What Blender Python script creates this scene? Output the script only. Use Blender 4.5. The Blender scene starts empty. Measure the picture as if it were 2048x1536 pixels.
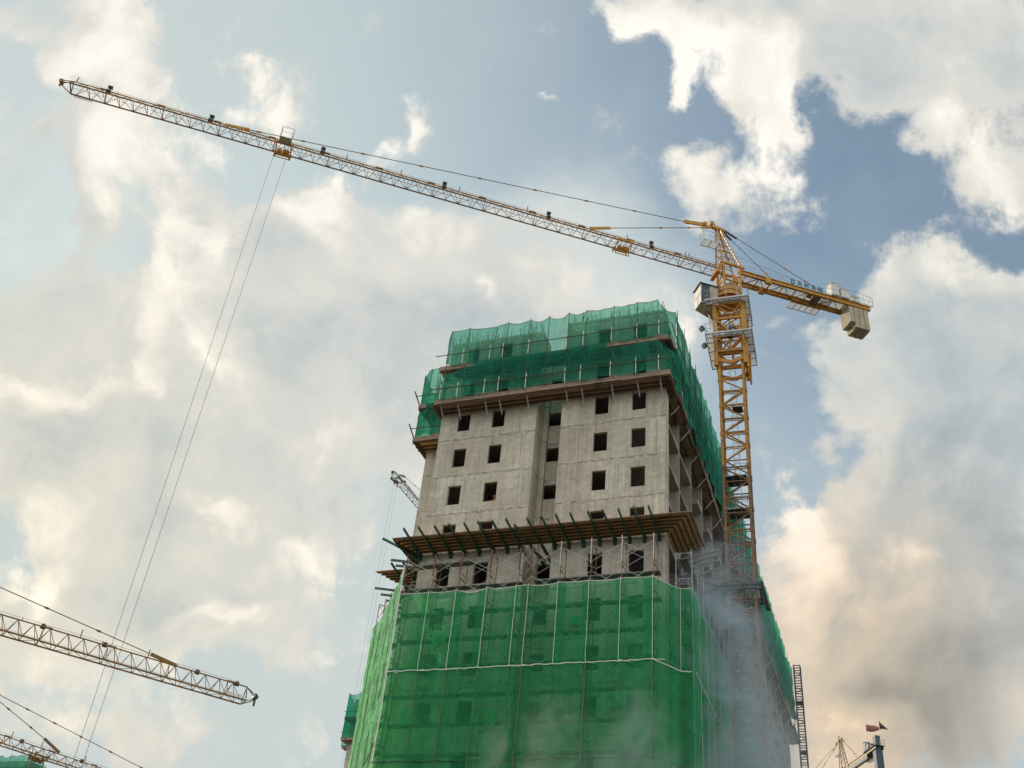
import bpy, bmesh, math, random
from mathutils import Vector, Matrix, noise
R = math.radians
rnd = random.Random(7)
scene = bpy.context.scene
COL = scene.collection

# ------------------------------------------------------------------ camera
cam_d = bpy.data.cameras.new("camera")
cam_d.lens = 36.74; cam_d.sensor_width = 36.0; cam_d.clip_start = 0.1; cam_d.clip_end = 6000
cam = bpy.data.objects.new("camera", cam_d); COL.objects.link(cam)
RIGHT = Vector((0.94262442, 0.32194716, 0.08836989))
DOWN = Vector((-0.1285586, 0.59431623, -0.79388973))
FWD = Vector((-0.3081102, 0.73697913, 0.60160607))
cam.matrix_world = Matrix(((RIGHT.x, -DOWN.x, -FWD.x, 0.0), (RIGHT.y, -DOWN.y, -FWD.y, 0.0),
                           (RIGHT.z, -DOWN.z, -FWD.z, 1.6), (0, 0, 0, 1)))
scene.camera = cam

# ------------------------------------------------------------------ sun, exposure
SUN_AZ = Vector((-0.86, 0.51, 0)).normalized(); SUN_EL = R(27)
sun_d = bpy.data.lights.new("sun", 'SUN'); sun_d.energy = 3.9; sun_d.angle = R(0.5); sun_d.color = (1.0, 0.85, 0.63)
sun = bpy.data.objects.new("sun", sun_d); COL.objects.link(sun)
sdir = Vector((SUN_AZ.x * math.cos(SUN_EL), SUN_AZ.y * math.cos(SUN_EL), math.sin(SUN_EL)))
sun.rotation_euler = sdir.to_track_quat('Z', 'Y').to_euler()
scene.view_settings.view_transform = 'Standard'
scene.view_settings.look = 'None'
scene.view_settings.exposure = 0.18
scene.view_settings.gamma = 1.0
scene.render.engine = 'CYCLES'
scene.cycles.max_bounces = 8
scene.cycles.diffuse_bounces = 3
scene.cycles.transparent_max_bounces = 24
scene.cycles.volume_bounces = 1
scene.cycles.use_denoising = True
scene.cycles.use_adaptive_sampling = True
scene.cycles.adaptive_threshold = 0.015
scene.cycles.adaptive_min_samples = 10

# ------------------------------------------------------------------ sky
world = bpy.data.worlds.new("World"); scene.world = world; world.use_nodes = True

class NT:
    """small helper round a node tree"""
    def __init__(s, tree): s.t = tree; s.n = tree.nodes; s.l = tree.links
    def add(s, kind, **kw):
        nd = s.n.new(kind)
        for k, v in kw.items(): setattr(nd, k, v)
        return nd
    def put(s, sock, val):
        if hasattr(val, 'is_output') or isinstance(val, bpy.types.NodeSocket): s.l.new(val, sock)
        else: sock.default_value = val
    def math(s, op, a, b=None, c=None, clamp=False):
        nd = s.add('ShaderNodeMath', operation=op); nd.use_clamp = clamp
        s.put(nd.inputs[0], a)
        if b is not None: s.put(nd.inputs[1], b)
        if c is not None: s.put(nd.inputs[2], c)
        return nd.outputs[0]
    def vec(s, op, a, b=None):
        nd = s.add('ShaderNodeVectorMath', operation=op); s.put(nd.inputs[0], a)
        if b is not None:
            if op == 'SCALE': s.put(nd.inputs['Scale'], b)
            else: s.put(nd.inputs[1], b)
        return nd.outputs['Value'] if op in ('DOT_PRODUCT', 'LENGTH') else nd.outputs['Vector']
    def comb(s, x, y, z):
        nd = s.add('ShaderNodeCombineXYZ')
        for i, v in enumerate((x, y, z)): s.put(nd.inputs[i], v)
        return nd.outputs[0]
    def rng(s, v, a, b, c=0.0, d=1.0, smooth=True):
        nd = s.add('ShaderNodeMapRange', interpolation_type='SMOOTHSTEP' if smooth else 'LINEAR')
        for i, x in enumerate((v, a, b, c, d)): s.put(nd.inputs[i], x)
        return nd.outputs[0]
    def noise(s, v, scale, detail=4.0, rough=0.55, dist=0.0, lac=2.0, col=False, kind='FBM', norm=True, dim='3D'):
        nd = s.add('ShaderNodeTexNoise'); nd.noise_dimensions = dim
        nd.noise_type = kind
        if hasattr(nd, 'normalize'): nd.normalize = norm
        s.put(nd.inputs['Vector'], v); nd.inputs['Scale'].default_value = scale; nd.inputs['Detail'].default_value = detail
        nd.inputs['Roughness'].default_value = rough; nd.inputs['Distortion'].default_value = dist; nd.inputs['Lacunarity'].default_value = lac
        return nd.outputs['Color' if col else 'Fac']
    def mix(s, f, a, b, mode='MIX'):
        nd = s.add('ShaderNodeMix', data_type='RGBA', blend_type=mode); nd.clamp_factor = True
        s.put(nd.inputs[0], f); s.put(nd.inputs[6], a if not isinstance(a, tuple) else (*a[:3], 1)); s.put(nd.inputs[7], b if not isinstance(b, tuple) else (*b[:3], 1))
        return nd.outputs[2]
    def ramp(s, f, stops):
        nd = s.add('ShaderNodeValToRGB'); r = nd.color_ramp
        while len(r.elements) < len(stops): r.elements.new(0.5)
        for e, (p, c) in zip(r.elements, stops): e.position = p; e.color = (*c, 1)
        s.put(nd.inputs[0], f); return nd.outputs[0]

w = NT(world.node_tree)
bg = world.node_tree.nodes['Background']
sky = w.add('ShaderNodeTexSky', sky_type='NISHITA'); sky.sun_disc = False
sky.sun_elevation = SUN_EL; sky.sun_rotation = math.atan2(SUN_AZ.x, SUN_AZ.y)
sky.air_density = 1.0; sky.dust_density = 2.0; sky.ozone_density = 1.0
SKY = 0.10
bg.inputs['Strength'].default_value = SKY
tc = w.add('ShaderNodeTexCoord')
d = tc.outputs['Generated']
# a fixed plane of the sky (tangent to the sky dome): cloud banks are laid out on it in kilounits
fz = w.vec('DOT_PRODUCT', d, tuple(FWD))
inv = w.math('DIVIDE', 2.09, w.math('MAXIMUM', fz, 0.12))
U = w.math('ADD', w.math('MULTIPLY', w.vec('DOT_PRODUCT', d, tuple(RIGHT)), inv), 1.024)
Vv = w.math('ADD', w.math('MULTIPLY', w.vec('DOT_PRODUCT', d, tuple(DOWN)), inv), 0.768)
P0 = w.comb(U, Vv, 0.0)
# turbulence that curls the outlines
nz1 = w.vec('SUBTRACT', w.noise(P0, 3.2, 2, 0.5, col=True, dim='2D'), (0.5, 0.5, 0.5))
nz2 = w.vec('SUBTRACT', w.noise(P0, 14.0, 4, 0.62, col=True, dim='2D'), (0.5, 0.5, 0.5))
P = w.vec('ADD', w.vec('ADD', P0, w.vec('SCALE', nz1, 0.26)), w.vec('SCALE', nz2, 0.075))
Pm = w.vec('ADD', P0, w.vec('SCALE', nz1, 0.20))

def field(blobs, base, coord):
    """sum of soft elliptical banks (u, v, ru, rv, turn in degrees, amount)"""
    acc = None
    for (u, v, ru, rv, rot, amp) in blobs:
        g = w.add('ShaderNodeTexGradient', gradient_type='QUADRATIC_SPHERE')
        mp = g.texture_mapping; mp.vector_type = 'TEXTURE'
        k = 1.25
        mp.translation = (u, v, 0); mp.rotation = (0, 0, R(rot)); mp.scale = (ru * k, rv * k, 1)
        w.put(g.inputs[0], coord)
        acc = w.math('MULTIPLY_ADD', g.outputs['Fac'], amp * 1.12, acc if acc is not None else base)
    return acc
#__BLOBS__
COVER = [
 # upper right bank
 (1.60, 0.02, .42, .22, 0, 1.3), (1.30, 0.06, .13, .12, 0, 1.0), (1.34, 0.17, .07, .10, 20, .9), (1.50, 0.17, .12, .11, 0, .8), (1.58, 0.25, .12, .14, 30, .95),
 (1.95, 0.10, .30, .26, 0, 1.4), (1.88, 0.26, .13, .13, 0, .9), (2.00, 0.36, .12, .16, 60, 1.0), (2.10, .5, .12, .12, 0, .6),
 (1.70, 0.13, .16, .12, 0, .7), (1.28, .02, .12, .1, 0, .6), (1.44, 0.36, .20, .17, 0, .46), (1.52, 0.42, .14, .14, 0, .32), (1.40, .30, .1, .1, 0, .2),
 # right bank
 (1.95, 0.72, .34, .24, 0, 1.3), (1.90, 0.60, .14, .12, 0, .6), (2.05, .60, .16, .14, 0, .7), (1.70, .72, .16, .16, 0, .65), (1.92, 0.95, .34, .25, 0, 1.3), (1.72, .88, .14, .14, 0, .35),
 (1.60, 1.07, .15, .12, 0, 1.15), (1.72, 1.06, .12, .12, 0, .5), (1.75, 1.25, .40, .30, 0, 1.6), (2.0, 1.2, .3, .5, 0, 1.4), (1.6, 1.45, .4, .3, 0, 1.6),
 # left banks
 (0.17, 0.04, .18, .19, 0, 1.1), (0.24, 0.16, .14, .18, 0, .9), (0.02, .00, .08, .10, 0, .5), (0.05, 0.25, .15, .13, 0, .75), (0.22, 0.32, .18, .20, 70, 1.0), (0.15, 0.44, .12, .16, 0, .6), (.03, .45, .2, .2, 0, .35),
 (0.40, 0.40, .18, .13, 35, .85), (0.47, 0.50, .20, .16, 0, .9), (0.58, .47, .16, .12, 0, .55), (0.70, 0.42, .16, .14, 20, .8), (0.62, .35, .10, .09, 0, .55),
 (0.48, 0.12, .10, .09, 0, .66), (0.56, 0.19, .15, .10, 25, .50), (0.81, 0.24, .11, .09, 60, .55), (1.04, .19, .10, .04, 0, .42), (.42, .28, .12, .08, 0, .3),
 (0.55, 0.75, .52, .36, 0, 1.42), (.62, 1.0, .16, .2, 0, .5), (.05, .98, .14, .12, 0, .4), (0.92, 0.66, .36, .28, 0, 1.1), (1.1, .85, .45, .35, 0, 1.2), (0.15, 0.78, .36, .28, 0, 1.1), (0.05, 0.60, .18, .14, 0, .45),
 (0.30, 1.03, .50, .24, 0, 1.05), (0.10, 1.25, .40, .20, 0, .8), (0.45, 1.24, .42, .14, 5, .85), (.6, 1.15, .22, .1, 15, .5), (.2, 1.45, .6, .2, 0, .6), (.6, 1.33, .2, .1, 0, .3), (.92, 0.42, .26, .14, 15, .40), (1.2, .62, .2, .12, 0, .3), (.97, .57, .08, .08, 0, .3), (1.82, .65, .12, .12, 0, .5), (1.62, .63, .08, .08, 0, .25),
]
TONE = [  # low and broad: greyer (-) or paler (+) stretches
 (1.84, 1.44, .26, .20, 0, -.18), (1.70, 1.24, .12, .10, 30, -.12), (1.92, 1.52, .16, .12, 0, -.14),
 (1.92, 0.12, .30, .20, 0, -.10), (1.88, 0.82, .42, .30, 0, -.32), (1.72, .80, .2, .16, 0, -.06), (1.97, 1.10, .26, .28, 0, -.22), (1.97, 1.36, .24, .38, 0, -.32), (1.85, 1.30, .10, .08, 0, -.14), (1.74, 1.36, .09, .06, 0, -.36), (1.81, 1.39, .09, .05, 25, -.30),
 (1.68, 1.20, .10, .09, 0, -.12), (1.88, 1.44, .12, .10, 0, -.16), (.62, .66, .20, .12, 0, -.10), (.90, .72, .30, .20, 0, -.10), (.55, 1.38, .35, .10, 0, -.10), (.10, .95, .3, .12, 0, -.06), (.35, .88, .2, .12, 0, -.05), (.10, 1.40, .40, .25, 0, .08), (.5, 1.06, .3, .06, 0, -.06),
]
BRIGHT = [  # sunlit tops and rims, with curled outlines
 (.20, .06, .16, .20, 10, 1.1), (.24, .20, .12, .14, 0, .9), (.22, .32, .12, .18, 55, .95), (.05, .24, .11, .09, 0, .8), (.16, .42, .07, .10, 0, .7), (.40, .43, .15, .10, 30, 1.0), (.35, .54, .10, .17, 0, 1.0), (.48, .49, .07, .14, 0, .85),
 (.70, .42, .15, .12, 0, 1.0), (.62, .36, .08, .07, 0, .8), (.48, .12, .09, .08, 0, 1.0), (.56, .19, .13, .08, 25, .7), (.81, .24, .10, .09, 60, .9), (1.04, .19, .08, .03, 0, .7), (.97, .57, .05, .05, 0, 1.0), (.42, .29, .10, .08, 0, .7),
 (.30, .66, .12, .12, 20, .7), (.05, .79, .22, .07, -5, .95), (.24, .73, .15, .09, -20, .95), (.43, .72, .07, .09, 0, .95), (.44, 1.03, .12, .06, 35, 1.0), (.60, 1.13, .13, .06, 10, 1.1), (.71, 1.17, .09, .04, 0, .7), (.07, 1.20, .10, .07, 0, 1.0), (.00, 1.14, .12, .09, 0, .7),
 (.42, 1.24, .20, .05, 5, 1.0), (.70, 1.29, .10, .05, 0, .8), (.36, 1.39, .03, .06, 0, .8), (.48, 1.47, .04, .07, -20, .9), (.60, 1.53, .09, .04, 0, .9),
 (1.30, .07, .17, .13, 0, 1.2), (1.35, .17, .09, .11, 20, 1.1), (1.50, .12, .22, .15, 0, 1.2), (1.60, .24, .14, .17, 20, 1.3), (1.87, .27, .10, .10, 0, .8), (1.97, .30, .09, .12, 0, 1.0), (2.02, .40, .07, .11, 0, 1.0), (1.93, .58, .10, .12, 20, 1.0), (1.44, .36, .16, .13, 0, .6),
 (1.57, 1.02, .13, .11, 0, 1.4), (1.62, 1.13, .13, .11, 0, 1.0), (1.75, 1.05, .10, .07, 0, .9), (1.83, 1.09, .08, .08, 0, .9), (1.59, 1.26, .13, .14, 0, .6), (1.70, 1.46, .14, .10, 0, .5),
]
cover = field(COVER, 0.0, P)
tone = field(TONE, 0.0, Pm)
bright = field(BRIGHT, 0.0, P)
fb = w.math('SUBTRACT', w.noise(w.vec('ADD', P0, w.vec('SCALE', nz1, 0.1)), 7.0, 8, 0.62, dim='2D'), 0.5)
fb2 = w.math('SUBTRACT', w.noise(P, 3.4, 4, 0.55, dim='2D'), 0.5)
dens = w.math('ADD', w.math('ADD', cover, w.math('MULTIPLY', fb, 1.25)), w.math('MULTIPLY', fb2, 0.35))
alpha = w.rng(dens, 0.20, 0.60)
thick = w.rng(dens, 0.45, 1.4)
puff = w.math('SUBTRACT', w.noise(w.vec('ADD', P0, w.vec('SCALE', nz1, 0.16)), 5.5, 5, 0.56, dim='2D'), 0.5)
br = w.rng(w.math('ADD', bright, w.math('ADD', w.math('MULTIPLY', fb, 1.7), w.math('MULTIPLY', puff, .9))), .0, 1.15)
lum = w.math('ADD', w.math('ADD', w.math('MULTIPLY_ADD', thick, -0.12, 0.56), tone), w.math('ADD', w.math('MULTIPLY', puff, 0.60), w.math('MULTIPLY', br, .40)))
cl_white = w.ramp(lum, [(0.0, (.31, .36, .39)), (0.25, (.44, .49, .505)), (0.44, (.575, .59, .565)), (0.60, (.665, .655, .605)), (0.85, (.85, .81, .73)), (1.0, (.93, .89, .82))])
# warm evening haze low on the right, cream towards the sun on the left
warm = w.rng(w.vec('LENGTH', w.vec('DIVIDE', w.vec('SUBTRACT', P0, (1.76, 1.42, 0)), (.55, .72, 1))), 0.0, 1.0, 1.0, 0.0)
cl = w.mix(w.math('MULTIPLY', warm, 0.88), cl_white, w.mix(1.0, cl_white, (1.08, .83, .62), 'MULTIPLY'))
cream = w.rng(w.vec('LENGTH', w.vec('DIVIDE', w.vec('SUBTRACT', P0, (-.1, 1.2, 0)), (1.2, 1.1, 1))), 0.0, 1.0, 1.0, 0.0)
cl = w.mix(w.math('MULTIPLY', cream, 0.8), cl, w.mix(1.0, cl, (1.04, 1.00, .90), 'MULTIPLY'))
# clear sky: Nishita with a veil of thin high haze, denser on the sun side
veil = w.math('ADD', w.rng(U, 0.25, 1.7, 0.95, 0.22), w.math('MULTIPLY', fb2, 0.25), clamp=True)
veil = w.math('ADD', veil, w.rng(Vv, 0.45, 1.25, 0.0, 0.50), clamp=True)
soft = w.rng(w.vec('LENGTH', w.vec('DIVIDE', w.vec('SUBTRACT', P, (1.10, .62, 0)), (.50, .34, 1))), 1.0, .25)
veil = w.math('ADD', veil, w.math('MULTIPLY', soft, .62), clamp=True)
skyc = w.mix(1.0, sky.outputs[0], (.80, 1.03, 1.06), 'MULTIPLY')
S1 = 1.0 / SKY
clear = w.mix(veil, skyc, w.mix(soft, (.515 * S1, .58 * S1, .575 * S1), (.60 * S1, .64 * S1, .63 * S1)))
cls = w.mix(1.0, cl, (S1, S1, S1), 'MULTIPLY')
cls.node.clamp_result = False
front = w.mix(alpha, clear, cls)
# the rest of the dome: unseen broken cloud, made extra bright to fill the shaded front wall
gen = w.rng(w.noise(d, 2.6, 4, 0.58), 0.42, 0.62)
rest = w.mix(gen, skyc, (1.95 * S1, 1.84 * S1, 1.66 * S1))
front_m = w.rng(fz, 0.35, 0.55)
final = w.mix(front_m, rest, front)
w.l.new(final, bg.inputs['Color'])

# ------------------------------------------------------------------ helpers
class MB:
    """collects shapes and links them as one mesh object"""
    def __init__(s): s.v = []; s.f = []
    def quad(s, a, b, c, d):
        n = len(s.v); s.v += [tuple(a), tuple(b), tuple(c), tuple(d)]; s.f.append((n, n + 1, n + 2, n + 3)); return s
    def hexa(s, p):                      # 8 corners: bottom 4 then top 4, both counter-clockwise
        n = len(s.v); s.v += [tuple(q) for q in p]
        for f in ((3, 2, 1, 0), (4, 5, 6, 7), (0, 1, 5, 4), (1, 2, 6, 5), (2, 3, 7, 6), (3, 0, 4, 7)):
            s.f.append(tuple(n + i for i in f))
        return s
    def box(s, x0, x1, y0, y1, z0, z1):
        return s.hexa([(x0, y0, z0), (x1, y0, z0), (x1, y1, z0), (x0, y1, z0), (x0, y0, z1), (x1, y0, z1), (x1, y1, z1), (x0, y1, z1)])
    def bar(s, p, q, w, h=None, up=(0, 0, 1)):
        """rectangular beam from p to q, w across and h along up"""
        h = w if h is None else h
        p = Vector(p); q = Vector(q); d = (q - p)
        if d.length < 1e-6: return s
        d.normalize(); up = Vector(up)
        if abs(d.dot(up)) > .98: up = Vector((0, 1, 0))
        x = d.cross(up).normalized(); y = x.cross(d).normalized()
        x = x * (w / 2); y = y * (h / 2)
        return s.hexa([p - x - y, p + x - y, q + x - y, q - x - y, p - x + y, p + x + y, q + x + y, q - x + y])
    def tube(s, p, q, r, n=6, r2=None, cap=True):
        p = Vector(p); q = Vector(q); d = q - p
        if d.length < 1e-6: return s
        d.normalize(); r2 = r if r2 is None else r2
        u = d.orthogonal().normalized(); v = d.cross(u); k = len(s.v)
        for i in range(n):
            a = 2 * math.pi * i / n; o = u * math.cos(a) + v * math.sin(a)
            s.v.append(tuple(p + o * r)); s.v.append(tuple(q + o * r2))
        for i in range(n):
            j = (i + 1) % n; s.f.append((k + 2 * i, k + 2 * j, k + 2 * j + 1, k + 2 * i + 1))
        if cap:
            s.f.append(tuple(k + 2 * i for i in reversed(range(n)))); s.f.append(tuple(k + 2 * i + 1 for i in range(n)))
        return s
    def path(s, pts, r, n=5):
        for a, b in zip(pts, pts[1:]): s.tube(a, b, r, n)
        return s
    def ring(s, c, r, t, h, n=24):       # flat ring: centre, outer radius, wall thickness, height
        c = Vector(c); k = len(s.v)
        for i in range(n):
            a = 2 * math.pi * i / n; e = Vector((math.cos(a), math.sin(a), 0))
            for rr, z in ((r, 0), (r, h), (r - t, h), (r - t, 0)): s.v.append(tuple(c + e * rr + Vector((0, 0, z))))
        for i in range(n):
            j = (i + 1) % n
            for m in range(4): s.f.append((k + 4 * i + m, k + 4 * j + m, k + 4 * j + (m + 1) % 4, k + 4 * i + (m + 1) % 4))
        return s
    def wall(s, o, du, nrm, th, us, zs, hole):
        """wall of thickness th with rectangular holes: origin, along-vector, outward normal, cut lines, hole(u, z)"""
        o = Vector(o); du = Vector(du); nr = Vector(nrm)
        def P(u, z, k): q = o + du * u - nr * (th * k); return (q.x, q.y, z)
        U = range(len(us) - 1); Z = range(len(zs) - 1)
        solid = {(i, j): not hole((us[i] + us[i + 1]) / 2, (zs[j] + zs[j + 1]) / 2) for i in U for j in Z}
        for i in U:
            for j in Z:
                if not solid[i, j]: continue
                a, b, c, d = us[i], us[i + 1], zs[j], zs[j + 1]
                s.quad(P(a, c, 0), P(b, c, 0), P(b, d, 0), P(a, d, 0)); s.quad(P(b, c, 1), P(a, c, 1), P(a, d, 1), P(b, d, 1))
                if not solid.get((i - 1, j)): s.quad(P(a, c, 1), P(a, c, 0), P(a, d, 0), P(a, d, 1))
                if not solid.get((i + 1, j)): s.quad(P(b, c, 0), P(b, c, 1), P(b, d, 1), P(b, d, 0))
                if not solid.get((i, j - 1)): s.quad(P(a, c, 1), P(b, c, 1), P(b, c, 0), P(a, c, 0))
                if not solid.get((i, j + 1)): s.quad(P(a, d, 0), P(b, d, 0), P(b, d, 1), P(a, d, 1))
        return s
    def build(s, name, mat, parent=None, origin=None, smooth=False):
        me = bpy.data.meshes.new(name)
        o = Vector(origin) if origin is not None else (Vector(parent.location) if parent is not None and parent.type == 'EMPTY' else Vector((0, 0, 0)))
        me.from_pydata([tuple(Vector(v) - o) for v in s.v], [], s.f); me.update()
        if smooth:
            for p in me.polygons: p.use_smooth = True
        me.materials.append(mat)
        ob = bpy.data.objects.new(name, me); COL.objects.link(ob)
        if parent is not None:
            ob.parent = parent
            off = o - WORLD_OF.get(parent.name, Vector((0, 0, 0)))
            ob.location = off
            WORLD_OF[ob.name] = o
        else:
            ob.location = o; WORLD_OF[ob.name] = o
        return ob
WORLD_OF = {}

def thing(name, label, cat, loc, group=None):
    e = bpy.data.objects.new(name, None); COL.objects.link(e); e.location = loc; e.empty_display_size = .5
    WORLD_OF[e.name] = Vector(loc); return tag(e, label, cat, group)
def tag(o, label=None, cat=None, group=None, kind=None):
    for k, v in (('label', label), ('category', cat), ('group', group), ('kind', kind)):
        if v: o[k] = v
    return o
def at(o, loc, parent):
    """move a copied part"""
    c = o.copy(); COL.objects.link(c); c.parent = parent; c.location = loc; return c

# ------------------------------------------------------------------ materials
def new_mat(name):
    m = bpy.data.materials.new(name); m.use_nodes = True
    t = NT(m.node_tree); return m, t, m.node_tree.nodes['Principled BSDF'], m.node_tree.nodes['Material Output']
def paint(name, col, col2=None, rough=.5, metal=0.0, scale=2.2, bump=0.0, stain=0.5, dirt=None):
    m, t, b, out = new_mat(name)
    pos = t.add('ShaderNodeNewGeometry').outputs['Position']
    n = t.noise(pos, scale, 6, .62); n2 = t.noise(pos, scale * 7, 4, .6)
    c2 = col2 or tuple(c * .62 for c in col)
    f = t.rng(t.math('ADD', t.math('MULTIPLY', n, .7), t.math('MULTIPLY', n2, .3)), .40, .68)
    c = t.mix(t.math('MULTIPLY', f, stain), col, c2)
    if dirt:
        c = t.mix(t.rng(t.noise(pos, scale * .55, 7, .7), .52, .70), c, dirt)
    t.l.new(c, b.inputs['Base Color']); b.inputs['Roughness'].default_value = rough; b.inputs['Metallic'].default_value = metal
    if bump:
        bp = t.add('ShaderNodeBump'); bp.inputs['Strength'].default_value = bump; bp.inputs['Distance'].default_value = .02
        t.l.new(n2, bp.inputs['Height']); t.l.new(bp.outputs[0], b.inputs['Normal'])
    return m
def concrete(name, light=(.66, .615, .53), dark=(.31, .285, .24), joints=True, grid=1.22):
    m, t, b, out = new_mat(name)
    pos = t.add('ShaderNodeNewGeometry').outputs['Position']
    sp = t.add('ShaderNodeSeparateXYZ'); t.l.new(pos, sp.inputs[0])
    x = t.math('ADD', sp.outputs[0], t.math('MULTIPLY', sp.outputs[1], .77)); z = sp.outputs[2]
    big = t.noise(pos, .34, 6, .6)
    streak = t.noise(t.comb(t.math('MULTIPLY', x, 3.4), 0.0, t.math('MULTIPLY', z, .22)), 1.0, 6, .66)
    fine = t.noise(pos, 6.0, 5, .6)
    f = t.math('ADD', t.math('ADD', t.math('MULTIPLY', big, .42), t.math('MULTIPLY', streak, .40)), t.math('MULTIPLY', fine, .18))
    c = t.ramp(f, [(.30, dark), (.50, tuple((a + d) / 2 for a, d in zip(light, dark))), (.66, light)])
    # cloudy blotches and short smears left by the shuttering
    s2 = t.noise(t.comb(t.math('MULTIPLY', x, 1.5), t.math('MULTIPLY', sp.outputs[1], .3), t.math('MULTIPLY', z, 2.2)), 1.3, 7, .68, .5)
    c = t.mix(1.0, c, t.mix(t.rng(s2, .36, .64), (.87, .86, .84), (1.07, 1.06, 1.04)), 'MULTIPLY')
    # cool and warm patches of different pours
    tint = t.noise(t.comb(t.math('MULTIPLY', t.math('FLOOR', t.math('DIVIDE', x, grid)), 7.3), 0.0, t.math('MULTIPLY', t.math('FLOOR', t.math('DIVIDE', t.math('SUBTRACT', z, .15), 3.0)), 3.1)), 1.7, 1, .5)
    c = t.mix(t.rng(tint, .35, .65), c, t.mix(1.0, c, (.94, 1.0, 1.03), 'MULTIPLY'))
    c = t.mix(1.0, c, t.mix(t.rng(tint, .3, .7, 0.0, 1.0, False), (.80, .80, .80), (1.10, 1.085, 1.06)), 'MULTIPLY')
    if joints:
        wob = t.math('MULTIPLY', t.math('SUBTRACT', t.noise(pos, 1.0, 5, .6), .5), .20)
        fz_ = t.math('FRACT', t.math('DIVIDE', t.math('ADD', t.math('SUBTRACT', z, .15), wob), 3.0))
        band = t.math('MAXIMUM', t.rng(fz_, .05, 0.0), t.rng(fz_, .95, 1.0))
        rag = t.rng(t.noise(t.comb(t.math('MULTIPLY', x, 2.4), 0.0, t.math('MULTIPLY', z, 7.0)), 1.0, 6, .7), .34, .62)
        c = t.mix(t.math('MULTIPLY', band, t.math('MULTIPLY_ADD', rag, .85, .22)), c, (.19, .175, .145))
        storey = t.math('FLOOR', t.math('DIVIDE', t.math('SUBTRACT', z, .15), 3.0))
        xs_ = t.math('MULTIPLY_ADD', storey, 13.7, x)
        lines = []
        for sc_, wd in ((.85, .022), (2.3, .016)):
            vo = t.add('ShaderNodeTexVoronoi'); vo.voronoi_dimensions = '1D'; vo.feature = 'DISTANCE_TO_EDGE'; vo.inputs['Scale'].default_value = sc_
            t.l.new(t.math('ADD', xs_, t.math('MULTIPLY', t.math('SUBTRACT', t.noise(pos, 2.0, 3, .6), .5), .03)), vo.inputs['W'])
            lines.append(t.rng(t.math('DIVIDE', vo.outputs['Distance'], sc_), wd * 1.6, wd * .5))
        keep = t.rng(t.noise(t.comb(t.math('MULTIPLY', x, .9), 3.3, t.math('MULTIPLY', z, .5)), 1.0, 4, .65), .44, .60)
        c = t.mix(t.math('MULTIPLY', lines[0], t.math('MULTIPLY_ADD', keep, .55, .15)), c, (.17, .155, .13))
        c = t.mix(t.math('MULTIPLY', lines[1], t.math('MULTIPLY', keep, .5)), c, (.20, .185, .155))
        skin_ = t.math('MAXIMUM', t.rng(fz_, .11, .02), t.rng(fz_, .90, .98))
        rough_ = t.noise(t.comb(t.math('MULTIPLY', x, 1.6), 6.0, t.math('MULTIPLY', z, 4.5)), 1.7, 7, .72)
        c = t.mix(t.math('MULTIPLY', skin_, t.math('MULTIPLY', t.rng(rough_, .46, .62), .65)), c, (.60, .575, .52))
        c = t.mix(t.math('MULTIPLY', skin_, t.math('MULTIPLY', t.rng(rough_, .46, .34), .65)), c, (.20, .185, .16))
        # runs of water down from the joints, slurry smears under them
        run = t.rng(t.noise(t.comb(t.math('MULTIPLY', x, 5.5), 9.1, t.math('MULTIPLY', z, .10)), 1.0, 5, .7), .60, .76)
        c = t.mix(t.math('MULTIPLY', run, t.rng(fz_, 0.15, .98, 0.15, .9)), c, (.19, .175, .15))
        lime = t.rng(t.noise(t.comb(t.math('MULTIPLY', x, 2.8), 4.7, t.math('MULTIPLY', z, .5)), 1.3, 6, .72), .60, .74)
        c = t.mix(t.math('MULTIPLY', lime, .45), c, (.60, .585, .54))
    t.l.new(c, b.inputs['Base Color']); b.inputs['Roughness'].default_value = .92
    bp = t.add('ShaderNodeBump'); bp.inputs['Strength'].default_value = .45; bp.inputs['Distance'].default_value = .03
    t.l.new(f, bp.inputs['Height']); t.l.new(bp.outputs[0], b.inputs['Normal'])
    return m
def wood(name, a, bcol, along='x'):
    m, t, b, out = new_mat(name)
    pos = t.add('ShaderNodeNewGeometry').outputs['Position']
    g = t.noise(t.vec('MULTIPLY', pos, (.6, .6, 9) if along == 'z' else (.8, 8, 8)), 1.6, 5, .65)
    bl = t.noise(pos, .9, 5, .6)
    c = t.mix(t.rng(g, .35, .68), a, bcol); c = t.mix(t.rng(bl, .52, .72), c, tuple(q * .5 for q in bcol))
    t.l.new(c, b.inputs['Base Color']); b.inputs['Roughness'].default_value = .85
    return m
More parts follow.
